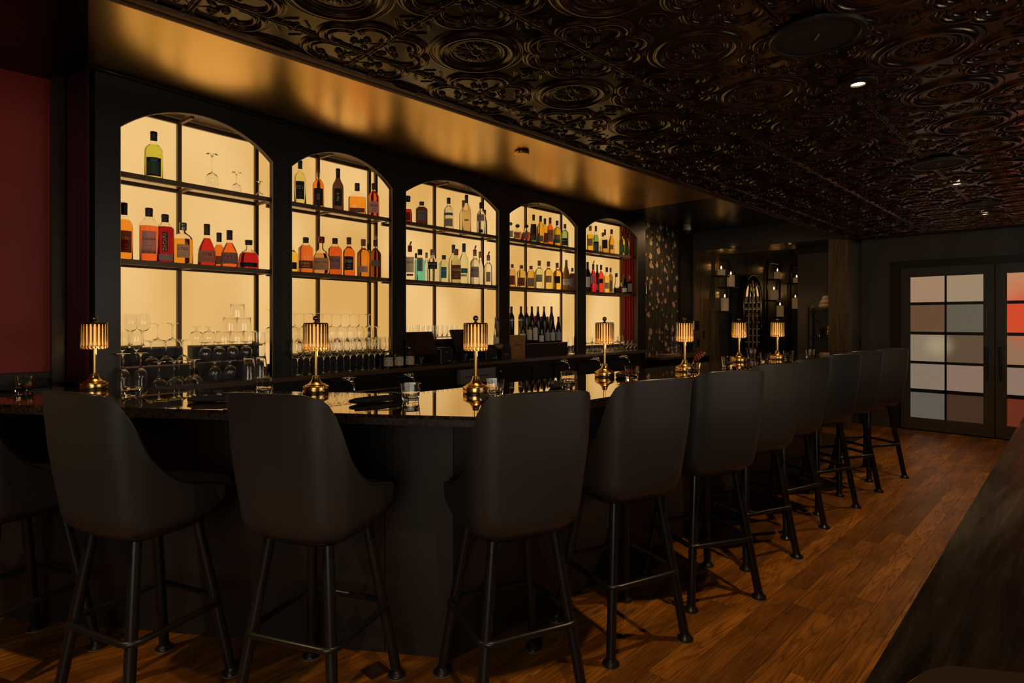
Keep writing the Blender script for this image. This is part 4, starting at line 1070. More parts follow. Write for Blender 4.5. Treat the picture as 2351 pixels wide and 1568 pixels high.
for lv in (0, 1): glass_at('rocks_glass', RK, 594, .14, ST1+lv*.0915, ['lower rocks glass of the stack of two by the right edge', 'upper rocks glass of the stack of two by the right edge'][lv], gA)
glass_at('wine_glass', gmesh('wine_glass_tall_inverted', flip(wine_glass_mb(.24, .042, .034, 20, .5, .034), .24)), 621, .215, ST2, 'upturned tall wine glass half hidden by the right edge of the leftmost arch', gA)
for px, lb in ((571, 'left of two upturned mixing glasses on the counter'), (599, 'right of two upturned mixing glasses on the counter')): glass_at('mixing_glass', MIX, px, -.03, BC, lb, gA)
# second arch
gB = 'wine glasses in the foot of the second arch'
glass_row('wine_glass', WGI, np.linspace(677, 846, 9), .208, ST2, 'nine upturned wine glasses in the back row, second arch', gB)
glass_row('wine_glass', WGI, np.linspace(684, 866, 9), .10, ST1, 'nine upturned wine glasses in the middle row, second arch', gB)
WGF = gmesh('wine_glass_front', wine_glass_mb(.25, .047, .038, 20, .46, .038))
glass_row('wine_glass', WGF, (683, 711, 743, 773, 804, 833, 860, 885), -.065, BC, 'eight upright wine glasses in the front row, second arch', gB)
glass_row('wine_glass', WGF, (697, 727, 758, 789, 819, 847, 873), .0, BC, 'seven wine glasses just behind the front row, second arch', gB)
# middle arch: tumblers on the riser
gC = 'glasses on the riser of the middle arch'
glass_row('rocks_glass', gmesh('tumbler', rocks_mb(.125, .034, .027, .012, 16)), (966, 977, 988, 999, 1010, 1021, 1032, 1043), .19, 1.246, 'eight upright tumblers behind the card terminals', gC)
glass_at('glass_bowl', gmesh('glass_bowl', rocks_mb(.13, .075, .072, .01, 28)), 944, .20, 1.246, 'wide clear glass jar beside the tumblers in the middle arch', gC, 'bowl')
# fourth arch
glass_row('tall_glass', gmesh('tall_glass', rocks_mb(.20, .042, .034, .012, 18)), (1311, 1321), .06, BC, 'two tall clear glasses right of the black wine riser', 'tall glasses at the right of the fourth arch')
# rightmost arch
gE = 'glasses along the foot of the rightmost arch'
glass_row('rocks_glass', RK, (1350, 1361, 1372, 1383, 1394, 1405, 1416, 1427), .08, BC, 'eight rocks glasses along the foot of the rightmost arch', gE)
glass_row('rocks_glass', RK, (1353, 1366, 1412, 1424), .17, BC, 'four rear rocks glasses carrying others, rightmost arch', gE)
glass_row('rocks_glass', RK, (1353, 1366, 1412, 1424), .17, BC+.0915, 'four rocks glasses stacked on the rear row, rightmost arch', gE)
glass_row('snifter_glass', gmesh('snifter_glass', snifter_mb()), (1437, 1446, 1455), .03, BC, 'three upright snifters before the crimson curtain', gE)
# tall faceted glasses on the side station
for k, (px, yy) in enumerate(((1545, 4.15), (1554, 4.15), (1551, 4.27), (1560, 4.27))):
    x = yy*(1+ratio(px))/(1-ratio(px)); tag(obj('stacked_glass', gmesh('stacked_glass', rocks_mb(.26, .038, .034, .01, 14)), None, loc=(x, yy, .93)), ['front left', 'front right', 'rear left', 'rear right'][k]+' of the four tall clear glasses under the wallpaper', 'glass', 'clear glasses on the side station')

# jars
M['jar'] = mat('black jar', (.02,.016,.013), .15, spec=.8)
for px, tx, lb in ((892, 'BAR ROSSO', 'leftmost dark jar with a cream label, partly behind a wine glass'), (916, 'BAR ROSSO', 'middle dark jar with a cream label on the back counter'), (941, 'BAR ROSSO', 'rightmost dark jar with a cream label and a spout')):
    x, y = on_wall(px, -.06); t = thing('labelled_jar', lb, 'jar', (x, y, BC), face_cam(x, y), 'cream labelled jars')
    r = .037
    obj('jar_body', MB().lathe([(0,0),(r*.96,0),(r,.006),(r,.100),(r*.9,.108),(r*.82,.110),(0,.110)], 24), M['jar'], t, smooth=True, sharp=40)
    matte_twin('label_cream'); obj('label', arc_patch(r, -1.25, 1.25, .018, .088, 16), M['label_cream_matte'], t, smooth=True)
    for z0 in (.021, .083): obj('label_line', arc_patch(r, -1.25, 1.25, z0, z0+.002, 12, .0009), M['ink_red'], t)
    obj('lettering', wrap_text(tx, r, .062 if px != 941 else .07, .072, .016), M['ink'], t)
    w_ = MB(); 
    for k in range(14):
        a = PI*.15+PI*1.7*k/13+PI*.0; cx_, cz_ = .016*math.sin(a-PI*.0)*1.2, -.013*math.cos(a)
        p_ = arc_patch(r, cx_/r-.07, cx_/r+.07, .045+cz_-.002, .045+cz_+.002, 2, .0009); w_.add(p_.v, p_.f)
    obj('emblem', w_, M['ink'], t)
    if px == 941:
        obj('cap', MB().lathe([(.026,.110),(.024,.125),(.010,.135),(0,.136)], 16), mat('purple jar cap', (.05,.012,.02), .4), t, smooth=True)
        obj('spout', MB().tube([(0,0,.13),(0,0,.155),(-.03,0,.165)], .006, 8), M['chrome'], t, smooth=True)

# card terminals, printers
def terminal(px, o, zb, W_, H_, label, rz=0, stand=True):
    x, y = on_wall(px, o); t = thing('card_terminal', label, 'terminal', (x, y, zb), rz)
    s = obj('screen_case', MB().box(-W_/2, W_/2, -.012, .012, 0, H_, .004), M['plastic'], t); s.rotation_euler = (-.42, 0, 0); s.location = (0, -.05, .085)
    g = obj('screen', MB().box(-W_/2+.014, W_/2-.014, -.0145, -.012, .014, H_-.014), M['screen'], s)
    o2 = obj('stand', MB().tube([(0,.0,.01),(0,.01,.06),(0,.03,.13)], .02, 8).box(-.09, .09, -.07, .07, 0, .014, .003), M['plastic'], t, smooth=False)
    obj('cable', MB().tube([(.02,.02,.015),(.03,-.0,.06),(.02,.03,.12)], .003, 6), M['white_plastic'], t, smooth=True)
terminal(966, -.02, BC, .33, .215, 'tilted dark touch screen terminal left of the third lamp', .15)
terminal(1068, .02, BC, .33, .23, 'second tilted touch screen terminal behind the third lamp', .15)
def printer(px, o, W_, D_, H_, label, rz=.0, badge=False):
    x, y = on_wall(px, o); t = thing('receipt_printer', label, 'printer', (x, y, BC), rz)
    obj('body', MB().box(-W_/2, W_/2, -D_/2, D_/2, 0, H_*.93, .006), M['plastic'], t)
    obj('paper_cover', MB().box(-W_/2+.012, W_/2-.012, -D_/2+.02, D_/2-.01, H_*.93+.0005, H_, .003), M['plastic'], t)
    obj('logo_strip', MB().box(-.02, .01, -D_/2-.0015, -D_/2-.0002, H_*.72, H_*.745), M['white_plastic'], t)
    obj('status_print', MB().box(.01, .045, -D_/2-.0015, -D_/2-.0002, H_*.16, H_*.20), M['white_plastic'], t)
    if badge: obj('energy_sticker', MB().box(.055, .075, -D_/2-.0016, -D_/2-.0003, H_*.10, H_*.30), M['label_teal'], t)
M['label_teal'] = mat('teal sticker', (.05,.30,.25), .5)
printer(1015, -.02, .15, .13, .145, 'boxy black receipt printer right of the first terminal', .1)
printer(1118, -.035, .16, .12, .150, 'boxy black receipt printer right of the third lamp', .1, True)
x, y = on_wall(1152, -.045); t = thing('round_printer', 'rounded black label printer at the foot of the pillar', 'printer', (x, y, BC), .1)
q = MB(); K = 10; prf = [(-.07, 0)]+[(-.07+.0, .10)]+[(.07*math.cos(a)-.0, .10+.06*math.sin(a)) for a in np.linspace(PI*.98, PI*.02, K)]+[(.07, 0)]
q.v = [(a, -.06, b_) for a, b_ in prf]+[(a, .06, b_) for a, b_ in prf]; nn = len(prf)
q.f = [tuple(range(nn))[::-1], tuple(range(nn, 2*nn))]+[(i, (i+1) % nn, (i+1) % nn+nn, i+nn) for i in range(nn)]
obj('body', q, M['plastic'], t, smooth=True, sharp=35); obj('paper_slot', MB().box(-.035, .035, -.0625, -.0601, .075, .115), M['ink'], t); obj('logo_strip', MB().box(-.03, .03, -.062, -.0601, .05, .055), M['white_plastic'], t)
kb = thing('handset', 'small black handset lying before the terminals on the back counter', 'handset', (*on_wall(1042, -.10), BC), .2)
obj('body', MB().lathe([(0,0),(.03,0),(.034,.01),(.03,.022),(0,.026)], 18, sx=1.6), M['plastic'], kb, smooth=True); obj('key', MB().box(-.015, .015, -.008, .008, .0262, .029, .001), M['rubber'], kb)
tray = thing('card_tray', 'flat black tray with a pen between terminal and lamp', 'tray', (*on_wall(1088, -.07), BC), .12)
obj('base', MB().box(-.09, .09, -.045, .045, 0, .02, .004), M['plastic'], tray); obj('pen', MB().tube([(-.05,0,.027),(.06,.01,.027)], .005, 6), M['white_plastic'], tray)

# ------------------------------------------------------------------ lamps on the bar
def make_lamp(label):
    t = thing('table_lamp', label, 'lamp', group='brass crystal lamps along the bar')
    obj('base', MB().lathe([(0,0),(.060,0),(.060,.005),(.0595,.0055)], 36), M['plastic'], t, smooth=True, sharp=30)
    obj('base_drum', MB().lathe([(.0600,.006),(.0605,.007),(.0605,.030),(.059,.033),(.050,.036),(.047,.040),(.034,.045),(.0235,.055),(.017,.068),(.0155,.078),(.0145,.081),(.009,.082)], 40), M['brass'], t, smooth=True, sharp=30)
    obj('stem', MB().lathe([(.0085,.080),(.0085,.222)], 20), M['brass'], t, smooth=True)
    obj('lamp_core', MB().lathe([(0,.222),(.020,.222),(.022,.228),(.022,.305),(.018,.316),(0,.318)], 18), M['bulb'], t, smooth=True, sharp=40)
    obj('top_plate', MB().lathe([(.0,.3305),(.056,.3305),(.057,.333),(.056,.336),(.012,.337),(.006,.342),(.005,.346),(0,.346)], 36), M['brass_dark'], t, smooth=True, sharp=30)
    obj('finial', MB().lathe([(0,-.0135)]+[(.0135*math.cos(a), .0135*math.sin(a)) for a in np.linspace(-1.3, 1.3, 9)]+[(0,.0135)], 20, c=(0,0,.358)), M['brass_dark'], t, smooth=True)
    rod = me('crystal_rod', MB().lathe([(0,.203),(.004,.2035),(.0068,.208),(.0072,.213),(.0072,.327),(.006,.330),(0,.330)], 10), M['crystal'], True, 60)
    n = 22
    for k in range(n):
        a = 2*PI*k/n
        obj('crystal_rod', rod, None, t, loc=(.0515*math.cos(a), .0515*math.sin(a), 0))
    return t
lamps = [(217, 2.96, 'brass crystal lamp standing before the wine dark curtain, leftmost'), (725, 2.81, 'brass crystal lamp in front of the second arch, between two stools'), (1092, 2.785, 'brass crystal lamp before the middle arch beside a rolled napkin'),
         (1388, 3.61, 'brass crystal lamp standing before the rightmost arch'), (1572, 3.985, 'brass crystal lamp right of the tulip wallpaper, before a faceted tumbler'),
         (1697, 4.92, 'brass crystal lamp standing in line with the arched mirror'), (1785, 5.25, 'rightmost and smallest brass crystal lamp')]
L0 = make_lamp(lamps[0][2])
for k, (px, Z, lb) in enumerate(lamps):
    o = L0 if k == 0 else copy_tree(L0)
    x, y = pt_z(px, Z); o.location = (x, y, BT); o['label'] = lb; o.rotation_euler = (0, 0, k*.4)
    d_ = bpy.data.lights.new('lamp_glow', 'POINT'); d_.energy = .35; d_.color = (1, .55, .2); d_.shadow_soft_size = .03
    # the glow sits between core and rods
    lo = bpy.data.objects.new('lamp_glow', d_); C.objects.link(lo); lo.location = (x+.018, y, BT+.192)

# tumblers on the bar
tm_ = gmesh('bar_tumbler', rocks_mb(.078, .044, .035, .016, 12))
for f_ in tm_.polygons: f_.use_smooth = False
tum = [(55, 903, 'clear faceted tumbler at the far left of the bar, alone before the red wall'), (305, 909, 'clear faceted tumbler right of the first full stool'), (607, 907, 'clear tumbler whose rim shows above the second full stool'),
       (943, 925, 'clear faceted tumbler at the bend of the bar'), (1137, 912, 'clear faceted tumbler right of the third lamp'), (1306, 890, 'clear tumbler behind the back of the third full stool'),
       (1451, 870, 'clear tumbler right of the fourth lamp'), (1592, 861, 'clear rounded tumbler in front of the fifth lamp'), (1670, 842, 'clear tumbler left of the sixth lamp'), (1757, 831, 'clear tumbler between the sixth and seventh lamp'),
       (1810, 825, 'clear tumbler just right of the seventh lamp'), (1860, 821, 'clear tumbler near the far end of the bar'), (1725, 820, 'small clear glass behind the sixth lamp')]
for px, yb, lb in tum:
    x, y = pt_h(px, yb-3, BT); y = min(y, 9)
    if px > 1450:
        x, y = pt_h(px, yb, BT)
    tag(obj('tumbler', tm_, None, loc=(x, y, BT), rz=px*.1), lb, 'glass', 'tumblers on the bar')

# rolled napkins with forks
def napkin(px, py, rz, label, s=1.0, fork=True):
    x, y = pt_h(px, py, BT); t = thing('rolled_napkin', label, 'napkin', (x, y, BT), rz, 'black rolled napkins on the bar')
    q = MB(); K = 14; n = 14
    for i in range(K+1):
        u = i/K; a = (u-.5)*.21*s
        rr = (.5+.5*min(1, 6*u)*min(1, 5*(1-u)))
        wx, hz = .030*rr*(1+.12*math.sin(u*5)), .0130*rr
        for k in range(n):
            an = 2*PI*k/n
            q.v.append((a, wx*math.cos(an), hz*(1+.1*math.sin(3*an+u*4))*math.sin(an)+.0135))
    for i in range(K):
        for k in range(n): q.f.append((i*n+k, i*n+(k+1) % n, (i+1)*n+(k+1) % n, (i+1)*n+k))
    q.f.append(tuple(range(n))[::-1]); q.f.append(tuple(K*n+k for k in range(n)))
    obj('linen', q, M['napkin'], t, smooth=True)
    obj('fold', MB().tube([(-.09*s,-.012,.024),(0,-.016,.027),(.09*s,-.014,.024)], .004, 6), M['napkin'], t, smooth=True)
    if fork:
        fk = MB().tube([(.02,0,.036),(.08,.0,.038),(.105,.0,.034)], .0028, 6).tube([(.105,-.010,.034),(.105,.010,.034)], .0025, 5)
        for dy in (-.010,-.0035,.0035,.010): fk.tube([(.105,dy,.034),(.125,dy,.030),(.145,dy,.036)], .0014, 5)
        obj('fork', fk, M['steel'], t, smooth=True)
napkin(500, 922, -.55, 'rolled black napkin left of the second full stool', 1.1)
napkin(858, 924, -.10, 'rolled black napkin with a fork in front of the second lamp')
napkin(1122, 922, -2.2, 'rolled black napkin with a fork beside the third lamp')
napkin(8, 897, -.9, 'rolled black napkin cut off by the left picture edge')
napkin(1275, 889, -2.6, 'rolled black napkin behind the third full stool')
napkin(1425, 866, -2.6, 'rolled black napkin between fourth lamp and tumbler')
# red ornament behind the fifth lamp
x, y = pt_z(1603, 4.35); rd = thing('red_ornament', 'small crimson and gold ornament leaning behind the fifth lamp', 'ornament', (x, y, BT), -.8)
obj('stem', MB().tube([(-.05,0,0),(-.03,0,.05)], .004, 6), M['brass'], rd)
obj('bloom', MB().lathe([(0,0),(.012,.004),(.02,.03),(.018,.07),(.012,.10),(0,.105)], 6), mat('crimson lacquer', (.35,.02,.02), .3), rd, loc=(-.03,0,.05)).rotation_euler = (0, .9, 0)
for k in range(4): obj('gold_band', MB().tube([(.0205*math.cos(a), .0205*math.sin(a), .02+k*.02) for a in np.linspace(0, 2*PI, 9)[:-1]], .002, 5, True), M['brass'], rd, loc=(-.03,0,.05)).rotation_euler = (0, .9, 0)

# ------------------------------------------------------------------ bar stools
SHZ0, SHZ1 = .645, 1.165
def shell_grid(off=0.0, nt=48, nz=16):
    # plan outline: front left arm tip -> back -> front right arm tip
    ctrl = []
    w, bk, rc = .232-off, .235-off, .11
    ctrl += [(-(w-.012), .185), (-w, .10), (-w, 0.0), (-w, -(bk-rc))]
    for k in range(1, 7):
        a = PI+PI/2*k/7; ctrl.append((-w+rc+rc*math.cos(a), -bk+rc+rc*math.sin(a)))
    ctrl += [(-(w-rc), -bk), (-.06, -bk-.006), (.06, -bk-.006), (w-rc, -bk)]
    for k in range(1, 7):
        a = 1.5*PI+PI/2*k/7; ctrl.append((w-rc+rc*math.cos(a), -bk+rc+rc*math.sin(a)))
    ctrl += [(w, -(bk-rc)), (w, 0.0), (w, .10), (w-.012, .185)]
    P = [Vector(c) for c in ctrl]; Ls = [0]
    for a, b_ in zip(P[:-1], P[1:]): Ls.append(Ls[-1]+(b_-a).length)
    out = []
    for i in range(nt+1):
        s_ = Ls[-1]*i/nt
        j = max(k for k in range(len(Ls)) if Ls[k] <= s_+1e-9); j = min(j, len(P)-2)
        f_ = (s_-Ls[j])/(Ls[j+1]-Ls[j]); out.append(P[j].lerp(P[j+1], f_))
    return out
def top_h(p):
    # height of the shell edge: full over the back, sweeping down to the arm tips
    y_ = p.y
    t = min(max((y_+.232)/.37, 0), 1)
    k_ = min(1, t/.30); k_ = k_*k_*(3-2*k_)
    s_ = (1-(1-t)**2.7)*(.12+.88*k_)
    hi, lo = SHZ1, .795
    if y_ < -.232: return hi-.012*(abs(p.x)/.23)**2*0
    return hi+(lo-hi)*s_ - .30*max(0, y_-.09)
def make_stool(label):
    t = thing('bar_stool', label, 'stool', group='bar stools')
    nt, nz = 56, 14
    mb = MB(); rows = []
    def surf(off):
        pts = shell_grid(off, nt); g = []
        for p in pts:
            ht = top_h(p); col = []
            for k in range(nz+1):
                f_ = k/nz; zb0 = SHZ0+.55*max(0, p.y-.04)**1.1; z = zb0+(ht-zb0)*f_
                q = (z-SHZ0)/(SHZ1-SHZ0)
                sc = .90+.10*min(1, (q/.6))**.8 if q < .6 else 1.0
                if q < .14: sc *= .80+.20*math.sqrt(max(0, 1-(1-q/.14)**2))
                back = -.045*q if p.y < 0 else -.045*q*max(0, 1-p.y/.2)
                col.append((p.x*sc*(1+.03*q), (p.y+.02)*sc-.02+back, z))
            g.append(col)
        return g
    go, gi = surf(0.0), surf(.030)
    n0 = 0
    for g in (go, gi):
        for col in g: mb.v += col
    m1 = (nt+1)*(nz+1)
    idx = lambda s_, i, k: s_*m1+i*(nz+1)+k
    for i in range(nt):
        for k in range(nz):
            mb.f.append((idx(0,i,k), idx(0,i+1,k), idx(0,i+1,k+1), idx(0,i,k+1)))
            mb.f.append((idx(1,i,k), idx(1,i,k+1), idx(1,i+1,k+1), idx(1,i+1,k)))
        mb.f.append((idx(0,i,nz), idx(0,i+1,nz), idx(1,i+1,nz), idx(1,i,nz)))
        mb.f.append((idx(0,i,0), idx(1,i,0), idx(1,i+1,0), idx(0,i+1,0)))
    for i in (0, nt):
        for k in range(nz):
            q = (idx(0,i,k), idx(0,i,k+1), idx(1,i,k+1), idx(1,i,k)); mb.f.append(q if i == 0 else q[::-1])
    obj('backrest', mb, M['leather'], t, smooth=True, sharp=50)
    rimpts = [tuple((Vector(go[i][-1])*.72+Vector(gi[i][-1])*.28)+Vector((0,0,.002))) for i in range(nt+1)]
    obj('piping', MB().tube(rimpts, .0075, 6), M['piping'], t, smooth=True)
    # seat cushion
    q = MB(); R = [(.0, .655), (.165, .655), (.192, .675), (.200, .70), (.198, .745), (.185, .768), (.12, .782), (0, .785)]
    q.lathe(R, 32, c=(0, .065, 0), sq=4, sy=1.14)
    obj('seat', q, M['seat'], t, smooth=True)
    obj('seat_base', MB().lathe([(0,.625),(.15,.625),(.17,.64),(.17,.654),(0,.654)], 28, c=(0,.0,0), sq=4), M['leg'], t, smooth=True, sharp=40)
    for sx in (-1, 1):
        for sy in (-1, 1):
            a, b_ = Vector((sx*.205, sy*.205, .012)), Vector((sx*.125, sy*.120-.005, .63))
            lg = obj('leg', MB().tube([tuple(a), tuple(a.lerp(b_, .5)), tuple(b_)], .020, 14), M['leg'], t, smooth=True, sharp=60)
            obj('foot_disc', MB().lathe([(0,.0035),(.034,.0035),(.036,.008),(.034,.013),(.024,.019),(.020,.03),(0,.03)], 18, c=(sx*.205, sy*.205, 0)), M['leg'], lg, smooth=True, sharp=40)
            obj('glide', MB().lathe([(0,0),(.0345,0),(.0345,.0034),(0,.0034)], 18, c=(sx*.205, sy*.205, 0)), M['rubber'], lg)
    f_ = (.30-.012)/(.63-.012); rx = .205+(.125-.205)*f_+.004; ry = rx
    ring = []
    rc = .045; W2 = rx+.018
    for (cx, cy_, a0) in ((W2-rc, W2-rc, 0), (-(W2-rc), W2-rc, PI/2), (-(W2-rc), -(W2-rc), PI), (W2-rc, -(W2-rc), 1.5*PI)):
        for k in range(5): a = a0+PI/2*k/4; ring.append((cx+rc*math.cos(a), cy_+rc*math.sin(a), .30))
    obj('foot_ring', MB().tube(ring, .012, 10, closed=True), M['leg'], t, smooth=True)
    return t
def mid(a, b_, ang): 
    m = (Vector(a)+Vector(b_))/2; return (m.x-math.sin(ang)*.205, m.y+math.cos(ang)*.205)
rad = math.radians
stools = [
 ((.244, 3.157), rad(-66), 'dark leather bar stool cut off by the left picture edge'),
 ((.595, 2.568), rad(-70), 'dark leather bar stool in front of the red wall and first lamp, whole, leftmost'),
 ((1.043, 2.058), rad(-64), 'dark leather bar stool between the tumbler and the second lamp, before the angled bar front'),
 ((1.577, 1.588), rad(-20), 'dark leather bar stool at the corner of the bar, just right of the bend'),
]
pairs = [((1.970,1.408),(2.378,1.282),-17), ((2.635,1.406),(2.983,1.199),-26), ((3.278,1.401),(3.663,1.259),-20), ((3.918,1.415),(4.32,1.305),-15), ((4.572,1.433),(4.956,1.272),-21), ((5.19,1.486),(5.545,1.236),-28), ((5.847,1.434),(6.212,1.189),-28)]
nth = ['second', 'third', 'fourth', 'fifth', 'sixth', 'seventh', 'last']
for (a, b_, an), w_ in zip(pairs, nth):
    m_ = mid(a, b_, rad(an)); lb = f'dark leather bar stool, {w_} one of the straight row counted from the bend' if w_ != 'last' else 'dark leather bar stool at the far end, nearest the french doors'
    stools.append((m_, rad(an), lb))
S0 = make_stool(stools[0][2])
for k, (p, an, lb) in enumerate(stools):
    o = S0 if k == 0 else copy_tree(S0)
    o.location = (p[0], p[1], 0); o.rotation_euler = (0, 0, an); o['label'] = lb

# floor outlet in front of the bar
x, y = pt_h(862, 1540, 0); fo = thing('floor_outlet', 'square brown floor outlet cover before the bar', 'outlet', (x, y, 0), .0)
obj('cover', MB().box(-.045, .045, -.045, .045, 0, .003, .001), mat('brown cover plate', (.03,.012,.006), .4), fo); obj('lid', MB().box(-.03, .03, -.03, .03, .0031, .0045), M['dark_wood'], fo)

# ------------------------------------------------------------------ ceiling fixtures
def disc(px, py, r, label):
    x, y = pt_h(px, py, TZ-.012); t = thing('ceiling_speaker', label, 'speaker', (x, y, TZ-.012))
    obj('speaker_rim', MB().lathe([(r*.86,.0),(r*.88,-.004),(r*.97,-.004),(r,.002),(r,.010),(r*.86,.010)], 48), M['plastic'], t, smooth=True, sharp=30)
    obj('grille', MB().lathe([(0,.004),(r*.86,.002),(r*.86,.010),(0,.010)], 48), M['grille'], t)
    obj('badge', MB().box(-.022, .022, -.002, .002, -.0005, .003), M['white_plastic'], t, rz=.6)
M['grille'] = mat('speaker grille cloth', (.022,.021,.020), .7)
disc(1875, 87, .165, 'large round black ceiling speaker near the front downlight')
disc(2155, 377, .165, 'round black ceiling speaker between the two nearer downlights')
disc(2255, 470, .150, 'round black ceiling speaker beside the farthest downlight')
def downlight(x, y, z, label, power, r=.045, tgt=None):
    t = thing('downlight', label, 'downlight', (x, y, z))
    obj('trim_ring', MB().lathe([(r*.62,.012),(r*.66,-.002),(r*1.6,-.004),(r*1.7,.0),(r*1.7,.006),(r*.62,.012)], 36), M['plastic'], t, smooth=True, sharp=30)
    obj('lens', MB().lathe([(0,.004),(r*.6,.004),(r*.6,.008),(0,.008)], 24), M['dl_emit'], t)
    spot((x, y, z-.02), power, target=(x, y, 0) if tgt is None else tgt)
for px, py, lb, pw_ in ((1970, 194, 'lit round downlight in the tin ceiling, nearest and largest', 85), (2197, 423, 'lit downlight in the tin ceiling, second from the viewer', 70), (2262, 492, 'lit downlight in the tin ceiling, farthest of the row', 55)):
    x, y = pt_h(px, py, TZ-.014); downlight(x, y, TZ-.014, lb, pw_)
spot((.9, .77, TZ-.05), 50); spot((-1.0, .77, TZ-.05), 50); spot((-.5, 2.6, TZ-.05), 75)  # ceiling lamps out of view; the last is added to brighten the floor
for px, py, lb in ((1683, 571, 'small lit downlight under the header, left one'), (1813, 561, 'small lit downlight under the header, right one')):
    x, y = pt_h(px, py, 2.477); downlight(x, y, 2.477, lb, 9, .04)
for px, py, lb in ((1598, 503, 'deep recessed spotlight above the side station, nearer the wall'), (1695, 499, 'deep recessed spotlight above the side station, nearer the header')):
    x, y = pt_h(px, py, SZ); t = thing('recessed_spotlight', lb, 'downlight', (x, y, SZ))
    obj('trim_ring', MB().lathe([(.045,-.001),(.07,-.003),(.075,0),(.045,0)], 28), M['plastic'], t)
    spot((x, y, SZ-.03), 15, target=(x-.4, 4.44, 1.4), ang=110)
x, y = pt_h(1198, 350, SZ-.01); sd = thing('smoke_detector', 'small round sprinkler cover in the golden ceiling', 'detector', (x, y, SZ))
obj('cover', MB().lathe([(0,-.028),(.055,-.028),(.058,-.024),(.058,-.006),(.05,0),(0,0)], 32), M['soffit'], sd, smooth=True, sharp=30); obj('gap_ring', MB().lathe([(.059,-.010),(.061,-.008),(.061,-.004),(.059,-.002)], 32), M['black_paint'], sd)
x, y = pt_z(1570, 8.3); cc = thing('dome_camera', 'small white dome camera high beside the tulip wallpaper', 'camera', (x, y-.05, 2.70))
obj('camera_mount', MB().lathe([(0,.08),(.05,.08),(.055,.04),(.055,.0),(.04,-.01),(0,-.01)], 20), M['white_plastic'], cc, smooth=True, sharp=40); obj('dome', MB().lathe([(0,-.055),(.02,-.05),(.036,-.03),(.040,-.01),(0,-.01)], 20), M['plastic'], cc, smooth=True)
# outlets and switch on the pilaster, switch on the wallpaper
def plate(px, py, yw, w, h, label, m1, m2, name='wall_outlet'):
    k = ratio(px); x = yw*(1+k)/(1-k); Z = (x+yw)/R2; z = CZ-(py-HY)*Z/F
    t = thing(name, label, 'switch' if 'switch' in name else 'outlet', (x, yw, z)); obj('face_plate', MB().box(-w/2, w/2, -.008, 0, -h/2, h/2, .002), m1, t)
    for dz in (-h*.22, h*.22): obj('socket', MB().box(-w*.28, w*.28, -.011, -.008, dz-h*.13, dz+h*.13), m2, t)
plate(1598, 747, 4.378, .16, .13, 'chrome double switch plate on the pilaster', M['chrome'], M['plastic'], 'wall_switch')
plate(1601, 787, 4.378, .14, .11, 'chrome outlet plate low on the pilaster', M['plastic'], M['chrome'])
plate(1615, 767, 4.378, .07, .11, 'black outlet plate on the pilaster', M['plastic'], M['black_metal'])
plate(1486, 665, 4.438, .07, .125, 'chrome switch plate on the tulip wallpaper', M['chrome'], M['plastic'], 'wall_switch')

# ------------------------------------------------------------------ candle wall
YW = 4.44
def wallx(px, yo=YW): k = ratio(px); return yo*(1+k)/(1-k)
def wz(px, py, yo=YW): x = wallx(px, yo); return CZ-(py-HY)*((x+yo)/R2)/F
def sconce(pxl, pxr, ytop, ybot, candles, label):
    t = thing('candle_sconce', label, 'sconce', (wallx((pxl+pxr)/2), YW-.02, 0))
    bx = t.location.x
    xl, xr = wallx(pxl, YW-.03)-bx, wallx(pxr, YW-.03)-bx
    zt = wz(pxl, ytop, YW-.03); zb = .55; ch = .13
    f_ = [(xl,-.01,zb),(xl,-.01,zt-ch),(xl+ch*.7,-.01,zt),(xr-ch*.7,-.01,zt),(xr,-.01,zt-ch),(xr,-.01,zb)]
    obj('frame', MB().tube(f_, .022, 6, closed=False), M['black_metal'], t)
    for (px, y0, y1, sx0, sx1, lb) in candles:
        yc = YW-.16
        zb_ = wz(px, y1, yc); x = wallx(px, yc)-bx
        obj('candle_shelf', MB().box(x-.13, x+.13, -.22, .0, zb_-.022, zb_), M['black_metal'], t)
        H = (y1-y0)*((wallx(px, yc)+yc)/R2)/F; r = .062
        c_ = thing('pillar_candle', lb, 'candle', (x+bx, yc, zb_), 0, 'lit pillar candles')
        obj('wax', MB().lathe([(0,0),(r,0),(r,H-.006),(r-.006,H),(r-.02,H-.008),(0,H-.012)], 20), M['wax'], c_, smooth=True, sharp=40)
        obj('wick', MB().tube([(0,0,H-.012),(0,0,H+.012)], .003, 5), M['ink'], c_)
        obj('flame', MB().lathe([(0,H+.006),(.010,H+.018),(.012,H+.030),(.006,H+.052),(0,H+.064)], 10), M['flame'], c_, smooth=True)
        d_ = bpy.data.lights.new('candle_light', 'POINT'); d_.energy = .12; d_.color = (1,.42,.08); d_.shadow_soft_size = .012
        lo = bpy.data.objects.new('candle_light', d_); C.objects.link(lo); lo.location = (x+bx, yc-.0, zb_+H+.085)
sconce(1641, 1677, 594, 0, [(1656, 619, 633, 0, 0, 'short lit candle on the highest shelf of the left sconce'), (1678, 632, 659, 0, 0, 'lit candle on the right shelf of the left sconce'), (1664, 684, 714, 0, 0, 'tall lit candle on the lowest shelf of the left sconce')], 'black iron candle sconce left of the arched mirror')
sconce(1761, 1790, 602, 0, [(1785, 624, 641, 0, 0, 'lit candle on the highest shelf of the middle sconce'), (1777, 666, 689, 0, 0, 'lit candle on the middle shelf of the middle sconce'), (1791, 702, 727, 0, 0, 'lit candle on the lowest shelf of the middle sconce')], 'black iron candle sconce right of the arched mirror')
sconce(1815, 1843, 612, 0, [(1829, 638, 650, 0, 0, 'lit candle half hidden by the partition, upper'), (1826, 684, 709, 0, 0, 'lit candle half hidden by the partition, lower')], 'black iron candle sconce half hidden behind the partition')
